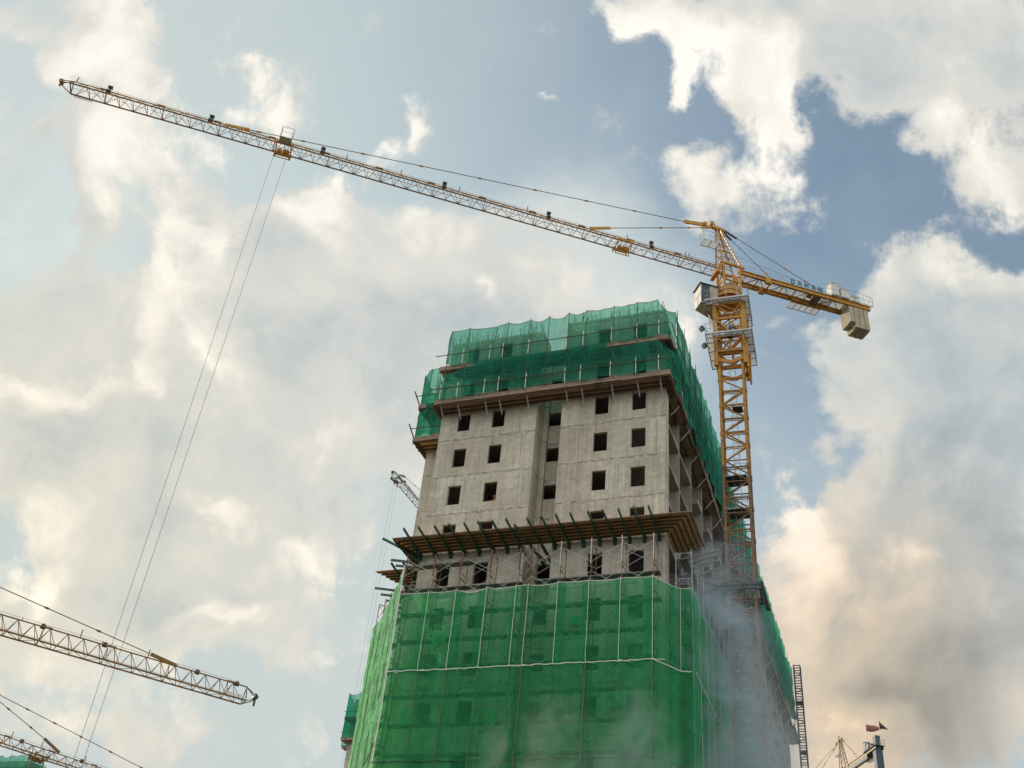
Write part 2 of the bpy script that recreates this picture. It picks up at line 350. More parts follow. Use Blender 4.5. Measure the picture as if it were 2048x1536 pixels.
def netting(name, col, tint, through, weave=1.0):
    """woven debris net: part of the light goes straight through, the cloth itself scatters both ways; seen aslant it closes up"""
    m, t, b, out = new_mat(name); t.n.remove(b)
    geo = t.add('ShaderNodeNewGeometry'); pos = geo.outputs['Position']
    cosv = t.math('ABSOLUTE', t.vec('DOT_PRODUCT', geo.outputs['Normal'], geo.outputs['Incoming']))
    sl = t.math('DIVIDE', 1.0, t.math('MAXIMUM', cosv, .10))
    vert = t.noise(t.vec('MULTIPLY', pos, (2.6, 2.6, .25)), 1.0, 5, .62)
    blot = t.noise(pos, .7, 5, .6); cr = t.noise(t.vec('MULTIPLY', pos, (1.0, 1.0, 1.6)), 2.2, 5, .65, 1.2)
    base = t.math('ADD', through, t.math('ADD', t.math('MULTIPLY', t.math('SUBTRACT', vert, .5), .34 * weave), t.math('ADD', t.math('MULTIPLY', t.math('SUBTRACT', blot, .5), .22), t.math('MULTIPLY', t.math('SUBTRACT', cr, .5), .30))))
    sp = t.add('ShaderNodeSeparateXYZ'); t.l.new(pos, sp.inputs[0])
    wn = t.add('ShaderNodeTexWhiteNoise'); wn.noise_dimensions = '1D'
    t.l.new(t.math('FLOOR', t.math('DIVIDE', t.math('ADD', t.math('ADD', sp.outputs[0], .15), t.math('MULTIPLY', sp.outputs[1], .9)), 1.87)), wn.inputs['W'])
    base = t.math('ADD', base, t.math('MULTIPLY', t.math('SUBTRACT', wn.outputs['Value'], .5), .12))
    # stiff threads of the weave in loose bands
    thread = t.noise(t.vec('MULTIPLY', pos, (1.2, 1.2, 11)), 1.0, 3, .6)
    base = t.math('ADD', base, t.math('MULTIPLY', t.math('SUBTRACT', thread, .5), .07))
    base = t.math('MINIMUM', t.math('MAXIMUM', base, .04), .92)
    thr = t.math('POWER', base, sl)
    cc = t.mix(t.rng(t.math('ADD', t.math('MULTIPLY', cr, .5), t.math('MULTIPLY', vert, .5)), .35, .65), tuple(c * .74 for c in col), tuple(min(1, c * 1.22) for c in col))
    df = t.add('ShaderNodeBsdfDiffuse'); t.l.new(cc, df.inputs['Color'])
    tl = t.add('ShaderNodeBsdfTranslucent'); t.l.new(t.mix(1.0, cc, (1.5, 1.25, 1.1), 'MULTIPLY'), tl.inputs['Color'])
    tr = t.add('ShaderNodeBsdfTransparent'); tr.inputs['Color'].default_value = (*tint, 1)
    mx = t.add('ShaderNodeMixShader'); mx.inputs[0].default_value = .46
    t.l.new(df.outputs[0], mx.inputs[1]); t.l.new(tl.outputs[0], mx.inputs[2])
    bp = t.add('ShaderNodeBump'); bp.inputs['Strength'].default_value = .6; bp.inputs['Distance'].default_value = .08
    t.l.new(cr, bp.inputs['Height']); t.l.new(bp.outputs[0], df.inputs['Normal']); t.l.new(bp.outputs[0], tl.inputs['Normal'])
    m2 = t.add('ShaderNodeMixShader'); t.l.new(thr, m2.inputs[0]); t.l.new(mx.outputs[0], m2.inputs[1]); t.l.new(tr.outputs[0], m2.inputs[2])
    t.l.new(m2.outputs[0], out.inputs['Surface']); return m

M = {}
M['conc'] = concrete('concrete_wall')
M['conc2'] = concrete('concrete_plain', (.40, .38, .345), (.27, .255, .225), joints=False)
M['yellow'] = paint('crane_yellow', (.49, .235, .010), (.28, .125, .008), .48, 0, 1.6, .15, .9, (.20, .085, .025))
M['yellow_backlit'] = paint('crane_yellow_backlit', (.235, .118, .016), (.14, .066, .012), .55, 0, 1.2, 0, .9, (.15, .075, .03))  # darkened crane yellow: the jibs' backlit shade is put into the paint
M['rod'] = paint('rod_steel', (.10, .075, .055), None, .6, .3)
M['galv'] = paint('galvanised_steel', (.46, .49, .50), (.30, .32, .33), .5, .35, 3)
M['grey_steel'] = paint('dull_grey_steel', (.17, .18, .18), (.11, .12, .12), .6, .2, 3)
M['darkmetal'] = paint('dark_steel', (.055, .06, .062), None, .6, .2)
M['cab_white'] = paint('cab_panel', (.66, .63, .57), (.50, .47, .42), .45, 0, 2, 0, .6)
M['cab_tan'] = paint('cab_side_panel', (.42, .34, .26), (.28, .22, .16), .55)
M['brown_plate'] = paint('cab_underside', (.20, .16, .11), (.12, .10, .07), .7)
M['block'] = paint('counterweight_concrete', (.42, .37, .27), (.29, .26, .20), .9, 0, 1.4, .3, .8, (.30, .28, .25))
M['box_grey'] = paint('winch_housing', (.58, .60, .57), (.40, .43, .42), .5)
M['teal'] = paint('sign_letter_paint', (.02, .13, .19), None, .5, 0, 2, 0, .2)
M['blue'] = paint('pump_blue', (.018, .04, .085), None, .5)
M['black'] = paint('black_plate', (.02, .022, .024), None, .6)
M['steelblue'] = paint('blue_grey_steel', (.035, .068, .095), (.024, .045, .065), .6)
M['rust'] = paint('rusty_scaffold_pipe', (.20, .085, .055), (.11, .055, .04), .7, 0, 3, 0, 1.0, (.27, .20, .16))
M['pipe_white'] = paint('galvanised_pipe', (.60, .60, .56), (.40, .39, .36), .5, .1, 3)
M['tape'] = paint('white_net_tape', (.72, .73, .68), (.45, .50, .44), .8, 0, 3)
M['tape_old'] = paint('dull_net_seam', (.10, .115, .075), (.18, .15, .10), .85, 0, 2)
M['bracket'] = paint('green_bracket_steel', (.014, .075, .048), (.010, .045, .032), .5, 0, 3)
M['pole'] = paint('net_pole_steel', (.05, .075, .055), (.035, .05, .04), .7)
M['rail'] = paint('dark_rail_pipe', (.085, .07, .055), None, .7)
M['plank'] = wood('canopy_plank', (.72, .47, .21), (.52, .31, .125))
M['joist'] = wood('canopy_joist', (.13, .075, .038), (.085, .05, .028))
M['lip'] = wood('deck_timber', (.34, .25, .185), (.21, .145, .11))
M['deck'] = paint('scaffold_deck_steel', (.13, .145, .125), (.085, .10, .085), .7)
M['rebar'] = paint('rebar_steel', (.075, .075, .065), None, .8)
M['net_up'] = netting('teal_green_net', (.040, .29, .20), (.46, .80, .70), .62)
M['net_low'] = netting('green_net', (.070, .45, .205), (.53, .86, .67), .62)
M['net_low2'] = netting('dense_green_net', (.058, .42, .180), (.50, .85, .64), .54)
M['net_left'] = netting('sunlit_green_net', (.33, .76, .42), (.72, .95, .70), .42)  # paler, brighter green than the other nets: sun glow put into the colour
def grating(name):
    m, t, b, out = new_mat(name); t.n.remove(b)
    df = t.add('ShaderNodeBsdfDiffuse'); df.inputs['Color'].default_value = (.62, .65, .68, 1)
    tl = t.add('ShaderNodeBsdfTranslucent'); tl.inputs['Color'].default_value = (.62, .66, .70, 1)
    tr = t.add('ShaderNodeBsdfTransparent'); a = t.add('ShaderNodeMixShader'); a.inputs[0].default_value = .55
    t.l.new(df.outputs[0], a.inputs[1]); t.l.new(tl.outputs[0], a.inputs[2])
    b2 = t.add('ShaderNodeMixShader'); b2.inputs[0].default_value = .34; t.l.new(a.outputs[0], b2.inputs[1]); t.l.new(tr.outputs[0], b2.inputs[2]); t.l.new(b2.outputs[0], out.inputs['Surface']); return m
M['mesh_white'] = grating('grating')

# ------------------------------------------------------------------ ground
def ground():
    m, t, b, out = new_mat('bare_earth')
    pos = t.add('ShaderNodeNewGeometry').outputs['Position']
    f = t.math('ADD', t.math('MULTIPLY', t.noise(pos, .05, 8, .6), .6), t.math('MULTIPLY', t.noise(pos, 1.2, 6, .6), .4))
    t.l.new(t.ramp(f, [(.3, (.07, .06, .045)), (.55, (.13, .11, .085)), (.75, (.19, .17, .14))]), b.inputs['Base Color']); b.inputs['Roughness'].default_value = .95
    g = MB(); N = 24; S = 2600.0
    for i in range(N):
        for j in range(N):
            x0 = -S + 2 * S * i / N; x1 = -S + 2 * S * (i + 1) / N; y0 = -S + 2 * S * j / N; y1 = -S + 2 * S * (j + 1) / N
            g.quad((x0, y0, 0), (x1, y0, 0), (x1, y1, 0), (x0, y1, 0))
    o = g.build('ground', m); tag(o, kind='structure')
ground()

# ------------------------------------------------------------------ the tower under construction
FL = [0.15 + 3 * k for k in range(18)]          # floor levels, top of the poured walls at 51.15
XL, XR, YF = -28.1, -11.9, 55.0                 # front face
RX0, RX1, RD = -20.9, -19.1, 1.8                # recess in the middle of the front
YB = 120.5                                      # far end of the block
WX, WY = -31.0, 59.05                           # wing stepping out to the left
tower = thing('unfinished_tower', 'raw grey concrete apartment tower with empty window openings behind green safety nets, right of centre', 'building', (-20, 60, 0))

def win_z(z):
    for fz0 in FL[:-1]:
        if fz0 + .72 < z < fz0 + 2.20: return True
    return False
def win_z2(z):
    for fz0 in FL[:-2]:
        if fz0 + 1.55 < z < fz0 + 2.66: return True
    return False
zs = sorted({0.0, 51.15} | {f + .72 for f in FL[:-1]} | {f + 2.20 for f in FL[:-1]})
cols = [(-26.8, -25.86), (-24.2, -23.26), (-16.74, -15.80), (-14.17, -13.22)]
def panel(name, x0, x1, ztop):
    us = sorted({0.0, x1 - x0} | {c - x0 for ab in cols for c in ab if x0 < c < x1})
    z2 = [z for z in zs if z < 51.15] + [ztop]
    hole = lambda u, z: win_z(z) and any(a - x0 < u < b_ - x0 for a, b_ in cols)
    MB().wall((x0, YF, 0), (1, 0, 0), (0, -1, 0), .22, us, z2, hole).build(name, M['conc'], tower)
panel('front_wall', XL, RX0, 51.05)
panel('front_wall', RX1, XR, 51.42)
# recess
rz = sorted({0.0, 49.55} | {f + 1.55 for f in FL[:-2]} | {f + 2.66 for f in FL[:-2]})
rw = MB().wall((RX0 - .2, YF + RD, 0), (1, 0, 0), (0, -1, 0), .22, [0, .42, 1.52, RX1 - RX0 + .4], rz, lambda u, z: win_z2(z) and .42 < u < 1.52)
rw.build('recess_wall', M['conc'], tower)
sw = MB(); sw.box(RX0 - .2, RX0, YF + .222, YF + RD - .002, 0, 51.0); sw.box(RX1, RX1 + .2, YF + .222, YF + RD - .002, 0, 51.3)
sw.box(RX0 + .002, RX0 + .34, YF + RD - .32, YF + RD - .003, 0, 49.5)
sw.build('recess_side_wall', M['conc'], tower)
# wing
wz = sorted({0.0, 51.1} | {f + .72 for f in FL[:-1]} | {f + 2.2 for f in FL[:-1]})
MB().box(WX, XL - .002, WY, WY + .22, 0, 51.1).build('wing_wall', M['conc'], tower)
ls = MB(); ys = [.222] + [c for k in range(8) for c in (3 + 8 * k, 4.6 + 8 * k)] + [YB - WY]
ls.wall((WX, WY, 0), (0, 1, 0), (-1, 0, 0), .22, ys, wz, lambda u, z: win_z(z) and any(3 + 8 * k < u < 4.6 + 8 * k for k in range(8)))
ls.build('left_wall', M['conc'], tower)
MB().box(XL, XL + .22, YF + .222, WY - .002, 0, 51.05).build('left_return_wall', M['conc'], tower)
# floors, inner walls
for f in FL[1:-1]:
    MB().box(XL + .222, XR - .002, YF + .222 if False else YF + RD + .3, WY + 5, f - .16, f).build('floor_slab', M['conc2'], tower)
fs = MB()
for f in FL[1:-1]:
    fs.box(XL + .222, RX0 - .202, YF + .222, YF + RD + .298, f - .16, f); fs.box(RX1 + .202, XR - .002, YF + .222, YF + RD + .298, f - .16, f)
fs.build('floor_edge', M['conc2'], tower)
iw = MB()
iw.box(XL + .23, XR - 1.31, WY + 5.01, WY + 5.2, 0, 51.0)
for x in (-25.05, -22.6, -17.7, -15.0): iw.box(x, x + .15, YF + 2.6, WY + 4.99, 0, 51.0)
iw.build('inner_wall', M['conc2'], tower)
rs = MB().box(WX + .23, XR - 1.31, WY + 5.3, YB, 50.8, 51.0); rs.box(XL + .23, RX0 - .21, YF + .23, WY + 5, 50.72, 50.9); rs.box(RX1 + .21, XR - .01, YF + .23, WY + 5, 50.72, 50.9)
rs.build('roof_slab', M['conc2'], tower)
MB().box(WX + .23, XR - .1, YB + .01, YB + .2, 0, 51.0).build('rear_wall', M['conc2'], tower)
# right-hand side: fins, recessed wall, ledges
RW = -13.2
MB().box(RW - .1, RW + .1, WY + .2, YB, 0, 50.9).build('side_recess_wall', M['conc2'], tower)
MB().box(XR - .22, XR + .002, YF + .224, YF + 1.0, 0, 51.3).build('corner_wall', M['conc'], tower)
finy = [55.1 + 4.2 * k for k in range(1, 16)]
for y in finy:
    MB().box(RW + .102, XR, y, y + .2, 0, 51.0).build('side_fin', M['conc2'], tower)
    nib = MB().box(-12.68, -12.50, y - .16, y - .004, 0, 50.5); nib.build('fin_rib', M['conc2'], tower)
led = MB(); led.box(-12.48, XR - .004, -1.55, -.006, -.12, .03); led.box(XR - .10, XR - .006, -1.55, -.008, .032, .25)
led0 = None; nled = 0
lrest = MB()
for f in FL[-2:2:-1]:
    for y in finy:
        if nled < 96 and y < 100 and f > 20:
            if led0 is None: led0 = led.build('balcony_ledge', M['conc2'], tower, origin=(0, 0, 0)); o = led0
            else: o = at(led0, (0, 0, 0), tower)
            o.location = Vector((0, y, f)) - Vector(tower.location); nled += 1
        else:
            n0 = len(lrest.v); lrest.v += [(v[0], v[1] + y, v[2] + f) for v in led.v]; lrest.f += [tuple(n0 + i for i in q) for q in led.f]
tag(lrest.build('far_ledge', M['conc2'], tower), kind='stuff')
ce = MB()
for y in finy:
    for f in FL[3:-1]:
        ce.box(RW + .104, -12.70, y - 4.0, y - .17, f - .12, f + .02); ce.box(RW + .104, RW + .16, y - 3.1, y - 1.7, f + .2, f + 2.3)
tag(ce.build('corridor_edge', M['conc2'], tower), kind='stuff')
# reinforcement bars standing out of the unfinished walls
rb = MB()
def bars(x0, x1, y, z, n, h=(.5, 1.3), vert=True):
    for i in range(n):
        x = rnd.uniform(x0, x1); hh = rnd.uniform(*h); lean = rnd.uniform(-.16, .16)
        rb.tube((x, y + rnd.uniform(-.05, .1), z - .1), (x + lean, y + rnd.uniform(-.1, .15), z + hh), .019, 4, cap=False)
bars(XL, RX0, YF + .1, 51.0, 46); bars(RX1, XR, YF + .1, 51.4, 44, (.35, 1.0)); bars(WX, XL, WY + .1, 51.0, 14)
for y in finy[:15]:
    for i in range(7): rb.tube((XR - rnd.uniform(0, 1.2), y + .1, 50.9), (XR - rnd.uniform(0, 1.3), y + .1 + rnd.uniform(-.2, .2), 51 + rnd.uniform(.8, 1.9)), .018, 4, cap=False)
o = rb.build('rebar', M['rebar'], tower); tag(o, kind='stuff')

# ------------------------------------------------------------------ timber work platforms round the top storeys
def platform(name, label, runs, z, group, mat=None):
    """runs: (outer start, outer end, inward vector, depth) at lip-bottom height z"""
    c = runs[0][0]
    t = thing(name, label, 'platform', (c[0], c[1], z), group)
    lip = MB(); so = MB(); jo = MB()
    for (p, q, inw, dep) in runs:
        p = Vector((*p, 0)); q = Vector((*q, 0)); n = Vector((*inw, 0)); d = (q - p).normalized(); L = (q - p).length
        k = max(1, round(L / 3.6))
        for i in range(k):
            a = p + d * (L * i / k); b = p + d * (L * (i + 1) / k - .015); j = rnd.uniform(-.03, .03); w_ = rnd.uniform(.0, .04)
            lip.bar(a + n * (.03 + w_) + Vector((0, 0, z + .19 + j)), b + n * (.03 + w_) + Vector((0, 0, z + .19 + j)), .05, .38)
        m = 5
        for i in range(m):
            o = .08 + (dep - .1) * (i + .5) / m
            so.bar(p + n * o + Vector((0, 0, z + .07 + rnd.uniform(0, .015))), q + n * o + Vector((0, 0, z + .07 + rnd.uniform(0, .015))), (dep - .1) / m - .035, .05)
        for o in (.16, dep * .55, dep - .2):
            jo.bar(p + n * o + Vector((0, 0, z - .03)), q + n * o + Vector((0, 0, z - .03)), .09, .13)
    lip.build('toe_board', M['lip'], t); so.build('plank', mat or M['plank'], t); jo.build('bearer', M['joist'], t)
    return t
def guard(t, posts, z, rail_pts, wallgap, inw=(0, 1), post_h=1.1, top=True):
    """rail, white posts and knee braces of one platform"""
    n = Vector((*inw, 0))
    for pt in posts:
        b = MB(); p = Vector((*pt, 0)); b.tube(p + Vector((0, 0, z + .3)), p + Vector((0, 0, z + post_h + .45)), .032, 6); b.build('guard_post', M['pipe_white'], t)
        b = MB(); b.bar(p + n * .02 + Vector((0, 0, z + .35)), p + n * wallgap + Vector((0, 0, z - .78)), .07, .07); b.build('knee_brace', M['pipe_white'] if False else M['galv'], t)
    MB().path([Vector((*p, z + 1.17)) for p in rail_pts], .036, 6).build('guard_rail', M['rail'], t)

YO = YF - 1.4
pf1 = platform('work_platform', 'lower timber work platform along the front, just above the top bare windows', [((-28.2, YO), (-11.25, YO), (0, 1), 1.38), ((-28.16, YO + .06), (-28.16, WY - 1.5), (1, 0), .05)], 44.45, 'timber work platforms', M['lip'])
guard(pf1, [(x, YO - .20) for x in (-27.75, -26.46, -24.41, -23.36, -21.34, -18.52, -17.42, -15.33, -13.57, -12.03)], 44.45, [(-28.6, YO - .24), (-20, YO - .26), (-11.2, YO - .24)], 1.3)
pf2 = platform('work_platform', 'upper timber work platform along the front, one storey below the net top', [((-28.2, YO), (-11.45, YO), (0, 1), 1.38)], 47.5, 'timber work platforms', M['lip'])
guard(pf2, [(x, YO - .20) for x in (-26.4, -24.32, -23.33, -21.39, -18.57, -17.37, -15.34, -13.55, -12.02)], 47.5, [(-28.55, YO - .24), (-20, YO - .26), (-11.2, YO - .24)], 1.3)
for (z, lb) in ((44.45, 'lower timber work platform round the left wing, its yellow plank ends showing'), (47.5, 'upper timber work platform round the left wing')):
    p = platform('work_platform', lb, [((WX - .62, WY - 1.4), (XL - .1, WY - 1.4), (0, 1), 1.38), ((WX - .62, YB), (WX - .62, WY - 1.34), (1, 0), .60)], z, 'timber work platforms')
    guard(p, [(-29.7, WY - 1.44), (-28.4, WY - 1.44)], z, [(WX - .95, WY - 1.46), (XL + .1, WY - 1.46)], 1.3)
    MB().bar((WX - .62, WY - 1.0, z + .3), (WX - .8, WY - 2.0, z + 1.25), .07, .07).build('guard_strut', M['rail'], p)
def side_runs(z):
    r = []
    ys_ = [53.65] + [56.3 + 3.15 * k for k in range(0, 23)]
    for a, b in zip(ys_, ys_[1:]):
        xo = -11.26 + rnd.uniform(-.10, .10)
        r.append(((xo, a + .02), (xo, b - .06), (-1, 0), 1.55 if a > 56 else .62))
    return r
for (z, lb) in ((44.45, 'lower timber work platform running back along the right side'), (47.5, 'upper timber work platform running back along the right side')):
    p = platform('work_platform', lb, side_runs(z), z, 'timber work platforms', M['lip'])
    for k in range(22):
        y = 57.2 + 3.15 * k
        MB().bar((-11.25, y, z + .1), (-12.0, y, z - .75), .06, .06).build('knee_brace', M['galv'], p)
        MB().tube((-11.2, y, z + .2), (-11.2, y, z + 1.5), .03, 5).build('guard_post', M['pipe_white'], p)
    MB().path([(-11.15, 53.5, z + 1.2), (-11.15, 90, z + 1.2), (-11.15, YB, z + 1.2)], .036, 5).build('guard_rail', M['rail'], p)

# ------------------------------------------------------------------ catch canopy of planks on green brackets
def canopy(label, runs, brackets, bmat='bracket'):
    t = thing('catch_canopy', label, 'canopy', (runs[0][0][0], runs[0][0][1], 33.3), 'plank catch canopies')
    sh = MB(); jo = MB()
    for (o0, o1, i1, i0, zo, zi) in runs:          # outer start/end, inner end/start
        O0 = Vector((*o0, zo)); O1 = Vector((*o1, zo)); I0 = Vector((*i0, zi)); I1 = Vector((*i1, zi)); m = 6
        for k in range(m):
            for (f0, f1, mb, dz, th) in ((k / m, (k + .93) / m, sh, 0, .04),):
                a = O0.lerp(I0, f0); b = O1.lerp(I1, f0); c = O1.lerp(I1, f1); d_ = O0.lerp(I0, f1)
                j = rnd.uniform(-.01, .012); ex = (O1 - O0).normalized() * rnd.uniform(0, .16)
                up = Vector((0, 0, .04)); jj = Vector((0, 0, j))
                mb.hexa([a - ex + jj, b + jj, c + jj, d_ - ex + jj, a - ex + up + jj, b + up + jj, c + up + jj, d_ - ex + up + jj])
            f = (k + .02) / m
            jo.bar(O0.lerp(I0, f) + Vector((0, 0, -.055)), O1.lerp(I1, f) + Vector((0, 0, -.055)), .085, .10)
    sh.build('plank', M['plank'], t); jo.build('joist', M['joist'], t)
    for (foot, tip) in brackets:
        b = MB(); f = Vector(foot); p = Vector(tip); d = (p - f); dn = d.normalized()
        b.bar(f, p, .085, .15); b.bar(f - Vector((0, 0, .10)) + dn * .05, f + d * .42 - Vector((0, 0, .07)), .14, .13)
        b.bar(f + Vector((0, 0, -.34)), f + Vector((0, 0, .12)), .20, .12); b.bar(f + dn * .08 + Vector((0, 0, -.30)), f + d * .2 - Vector((0, 0, .1)), .10, .08)
        b.build('bracket', M[bmat], t)
    return t
FY = 53.0
bx = [-28.0, -26.95, -25.88, -24.92, -23.9, -22.96, -22.0, -21.1, -18.85, -17.93, -17.0, -15.95, -15.0, -14.08, -13.15, -12.25]
br = [((x, YF - .05, 33.12), (x + rnd.uniform(-.03, .03), 51.9, 33.48 + rnd.uniform(-.03, .03))) for x in bx]
br += [((-20.15, YF + RD - .1, 33.02), (-20.55, 51.95, 33.05)), ((-19.6, YF + RD - .1, 32.95), (-19.75, 51.9, 33.40))]
br += [((XL - .05, y, 33.10), (XL - 2.6, y + .05, 33.62)) for y in (55.9, 56.7, 57.5)] + [((XL - .1, YF - .1, 33.1), (XL - 2.05, 53.3, 33.75))]
canopy('plank catch canopy on green brackets across the front below the bare windows',
       [((-29.15, FY), (-9.95, FY), (-11.95, YF - .04), (-28.05, YF - .04), 33.50, 33.26),
        ((-29.20, 57.2), (-29.20, FY + .06), (-28.12, YF - .02), (-28.12, 57.2), 33.50, 33.26),
        ((-9.98, FY + .06), (-9.98, 57.4), (-11.88, 57.4), (-11.88, YF), 33.50, 33.26)], br)
wb = [((x, WY - .05, 33.12), (x, WY - 2.9, 33.5)) for x in (-30.75, -29.9, -29.05)] + [((WX - .05, y, 33.1), (WX - 2.6, y + .05, 33.6)) for y in (59.6, 60.6, 61.6, 62.6, 63.6, 64.6)]
canopy('plank catch canopy on green brackets round the left wing', [((-32.25, WY - 1.9), (-28.2, WY - 1.9), (-28.2, WY - .04), (-31.05, WY - .04), 33.50, 33.26)], wb)
sb = [((XR + .05, y, 33.0), (-9.3 + rnd.uniform(-.1, .1), y + .1, 33.62)) for y in (58.0, 58.6, 59.3, 60.4, 61.5, 62.6, 63.8, 65, 66.2, 67.5, 68.8, 70.2, 71.6)]
canopy('bare steel outriggers with a few planks on the smoky right side', [((-9.9, 62.8), (-9.9, 66), (-11.88, 66), (-11.88, 62.8), 33.50, 33.28), ((-10.6, 69), (-10.6, 75), (-11.88, 75), (-11.88, 69), 33.50, 33.28)], sb, 'grey_steel')

# ------------------------------------------------------------------ debris nets
def fold(x, y, z, s): return noise.noise((x * s, y * s, z * s))
def net_sheet(name, st, mat, parent, nu=10, nv=30, sag=.25, out=.10, wr=.05, seed=0.0, bsag=0.0, per=3.0):
    """cloth hung from station to station: st = [(x, y, ztop, zbottom)]"""
    m = MB(); rows = []
    for i in range(len(st) - 1):
        a, b = st[i], st[i + 1]
        t = Vector((b[0] - a[0], b[1] - a[1], 0)); 
        if t.length < 1e-6: continue
        t.normalize(); nr = Vector((t.y, -t.x, 0)); sg = sag * rnd.uniform(.15, 1.5) * min(1.0, Vector((b[0] - a[0], b[1] - a[1], 0)).length / 2.0); ou = out * rnd.uniform(.4, 1.3)
        for k in range(nu + (1 if i == len(st) - 2 else 0)):
            u = k / nu; s4 = 4 * u * (1 - u); col = []
            x = a[0] + (b[0] - a[0]) * u; y = a[1] + (b[1] - a[1]) * u
            zt = a[2] + (b[2] - a[2]) * u - sg * s4 + .05 * fold(x, y, seed, 2.3); zb = a[3] + (b[3] - a[3]) * u + bsag * s4
            for j in range(nv + 1):
                v = j / nv; z = zt + (zb - zt) * v
                f = fold(x * 1.9 + z * .5, y * 1.9, z * .8 + seed, 1.0) + .6 * fold(x * 4.5 - z * 1.4, y * 4.5, z * 1.1 + seed, 1.0) + .5 * fold(x * 2.5 + z * 3, y * 2.5 + seed, z * 2.2, 1.0)
                hang = .5 + .5 * math.sin(2 * math.pi * (zt - z) / per)
                o = ou * s4 * (.4 + .6 * hang) + wr * f * (.35 + .65 * min(1, s4 * 1.6))
                col.append((x + nr.x * o, y + nr.y * o, z))
            rows.append(col)
    idx = []
    for col in rows:
        idx.append(len(m.v)); m.v += col
    for i in range(len(rows) - 1):
        for j in range(nv):
            p, q = idx[i] + j, idx[i + 1] + j; m.f.append((p, p + 1, q + 1, q))
    return m.build(name, mat, parent, smooth=True), [c[0] for c in rows]
def edge_rope(tops, r, mat, parent, name='edge_rope'):
    return MB().path([Vector(p) for p in tops], r, 4).build(name, mat, parent)
def ragged(p, q, r, n=14, amp=.03):
    p = Vector(p); q = Vector(q); pts = []
    for i in range(n + 1):
        f = i / n; pts.append(p.lerp(q, f) + Vector((rnd.uniform(-amp, amp), rnd.uniform(-.01, .01), rnd.uniform(-amp, amp) if abs((q - p).normalized().z) < .6 else 0)))
    return pts

# --- top storeys, front
YN = YO - .06
t = thing('safety_net', 'teal green safety net with dark poles round the front of the top two storeys', 'safety net', (-20, YN, 44.8), 'green safety nets')
xs = [-27.61, -26.2, -23.15, -21.43, -20.02, -18.55, -17.22, -15.25, -13.58, -12.12]
st = [(-28.0, YN + .5, 50.6, 48.7)] + [(x, YN, 51.06 + rnd.uniform(-.06, .05), 47.92 if x < -25 or x > -16 else 46.95) for x in xs] + [(-11.16, YN + 1.5, 51.0, 47.95)]
sh, tops = net_sheet('net', st, M['net_up'], t, 10, 26, .34, .05, .06, 1.0, -.2)
edge_rope(tops, .018, M['pole'], t)
st = [(-28.15, YN + 1.2, 45.4, 44.75), (-27.6, YN - .05, 46.9, 44.75)] + [(x, YN - .05, (47.40 if x < -25 or x > -16 else 47.75) + rnd.uniform(-.1, .05), 44.8 + rnd.uniform(-.1, .1)) for x in xs[1:]] + [(-11.2, YN + 1.5, 47.3, 44.9)]
sh, tops = net_sheet('net', st, M['net_up'], t, 10, 24, .10, .10, .08, 5.0, .02)
for x in xs:
    MB().path([(x, YN - .04, 44.8), (x + rnd.uniform(-.03, .03), YN - .05, 48.0), (x, YN - .03, 51.12)], .026, 5).build('net_pole', M['pole'], t)
# --- top storeys, right side
t = thing('safety_net', 'teal green safety net seen aslant along the right side of the top storeys', 'safety net', (-11.2, 60, 44.8), 'green safety nets')
ys = [YN + 1.5] + [57.4 + 2.15 * k for k in range(30)]
st = [(-11.12 + rnd.uniform(-.06, .08), y, 51.05 + rnd.uniform(-.2, .12), 46.5 + rnd.uniform(-.2, .2)) for y in ys]
sh, tops = net_sheet('net', st, M['net_up'], t, 5, 22, .45, .16, .12, 9.0, .2)
edge_rope(tops, .018, M['pole'], t)
st = [(-11.18 + rnd.uniform(-.08, .10), y, 47.9 + rnd.uniform(-.3, .2), 44.6 + rnd.uniform(-.5, .3)) for y in ys]
net_sheet('net', st, M['net_up'], t, 5, 16, .5, .18, .13, 13.0, .3)
pl = MB()
for y in ys: 
    b = MB(); b.tube((-11.06, y, 44.6), (-11.04, y, 51.2 + rnd.uniform(-.1, .3)), .026, 5); b.build('net_pole', M['pole'], t)
# --- wing
t = thing('safety_net', 'loose pale green safety net round the top of the left wing', 'safety net', (-31, WY - 1.4, 44.8), 'green safety nets')
yw = WY - 1.46
st = [(-31.75, 62.5, 50.8, 44.9), (-31.72, WY - .9, 51.05, 44.9), (-30.95, yw, 51.1, 44.85), (-30.35, yw, 51.2, 44.85), (-28.3, yw, 51.0, 44.85)]
sh, tops = net_sheet('net', st, M['net_up'], t, 12, 40, .30, .10, .14, 21.0, .1)
edge_rope(tops, .018, M['pole'], t)
for (x, y) in ((-31.74, WY - .9), (-30.9, yw - .03), (-30.3, yw - .03)):
    MB().path([(x, y, 44.85), (x + .03, y, 48), (x, y, 51.15)], .024, 5).build('net_pole', M['pole'], t)

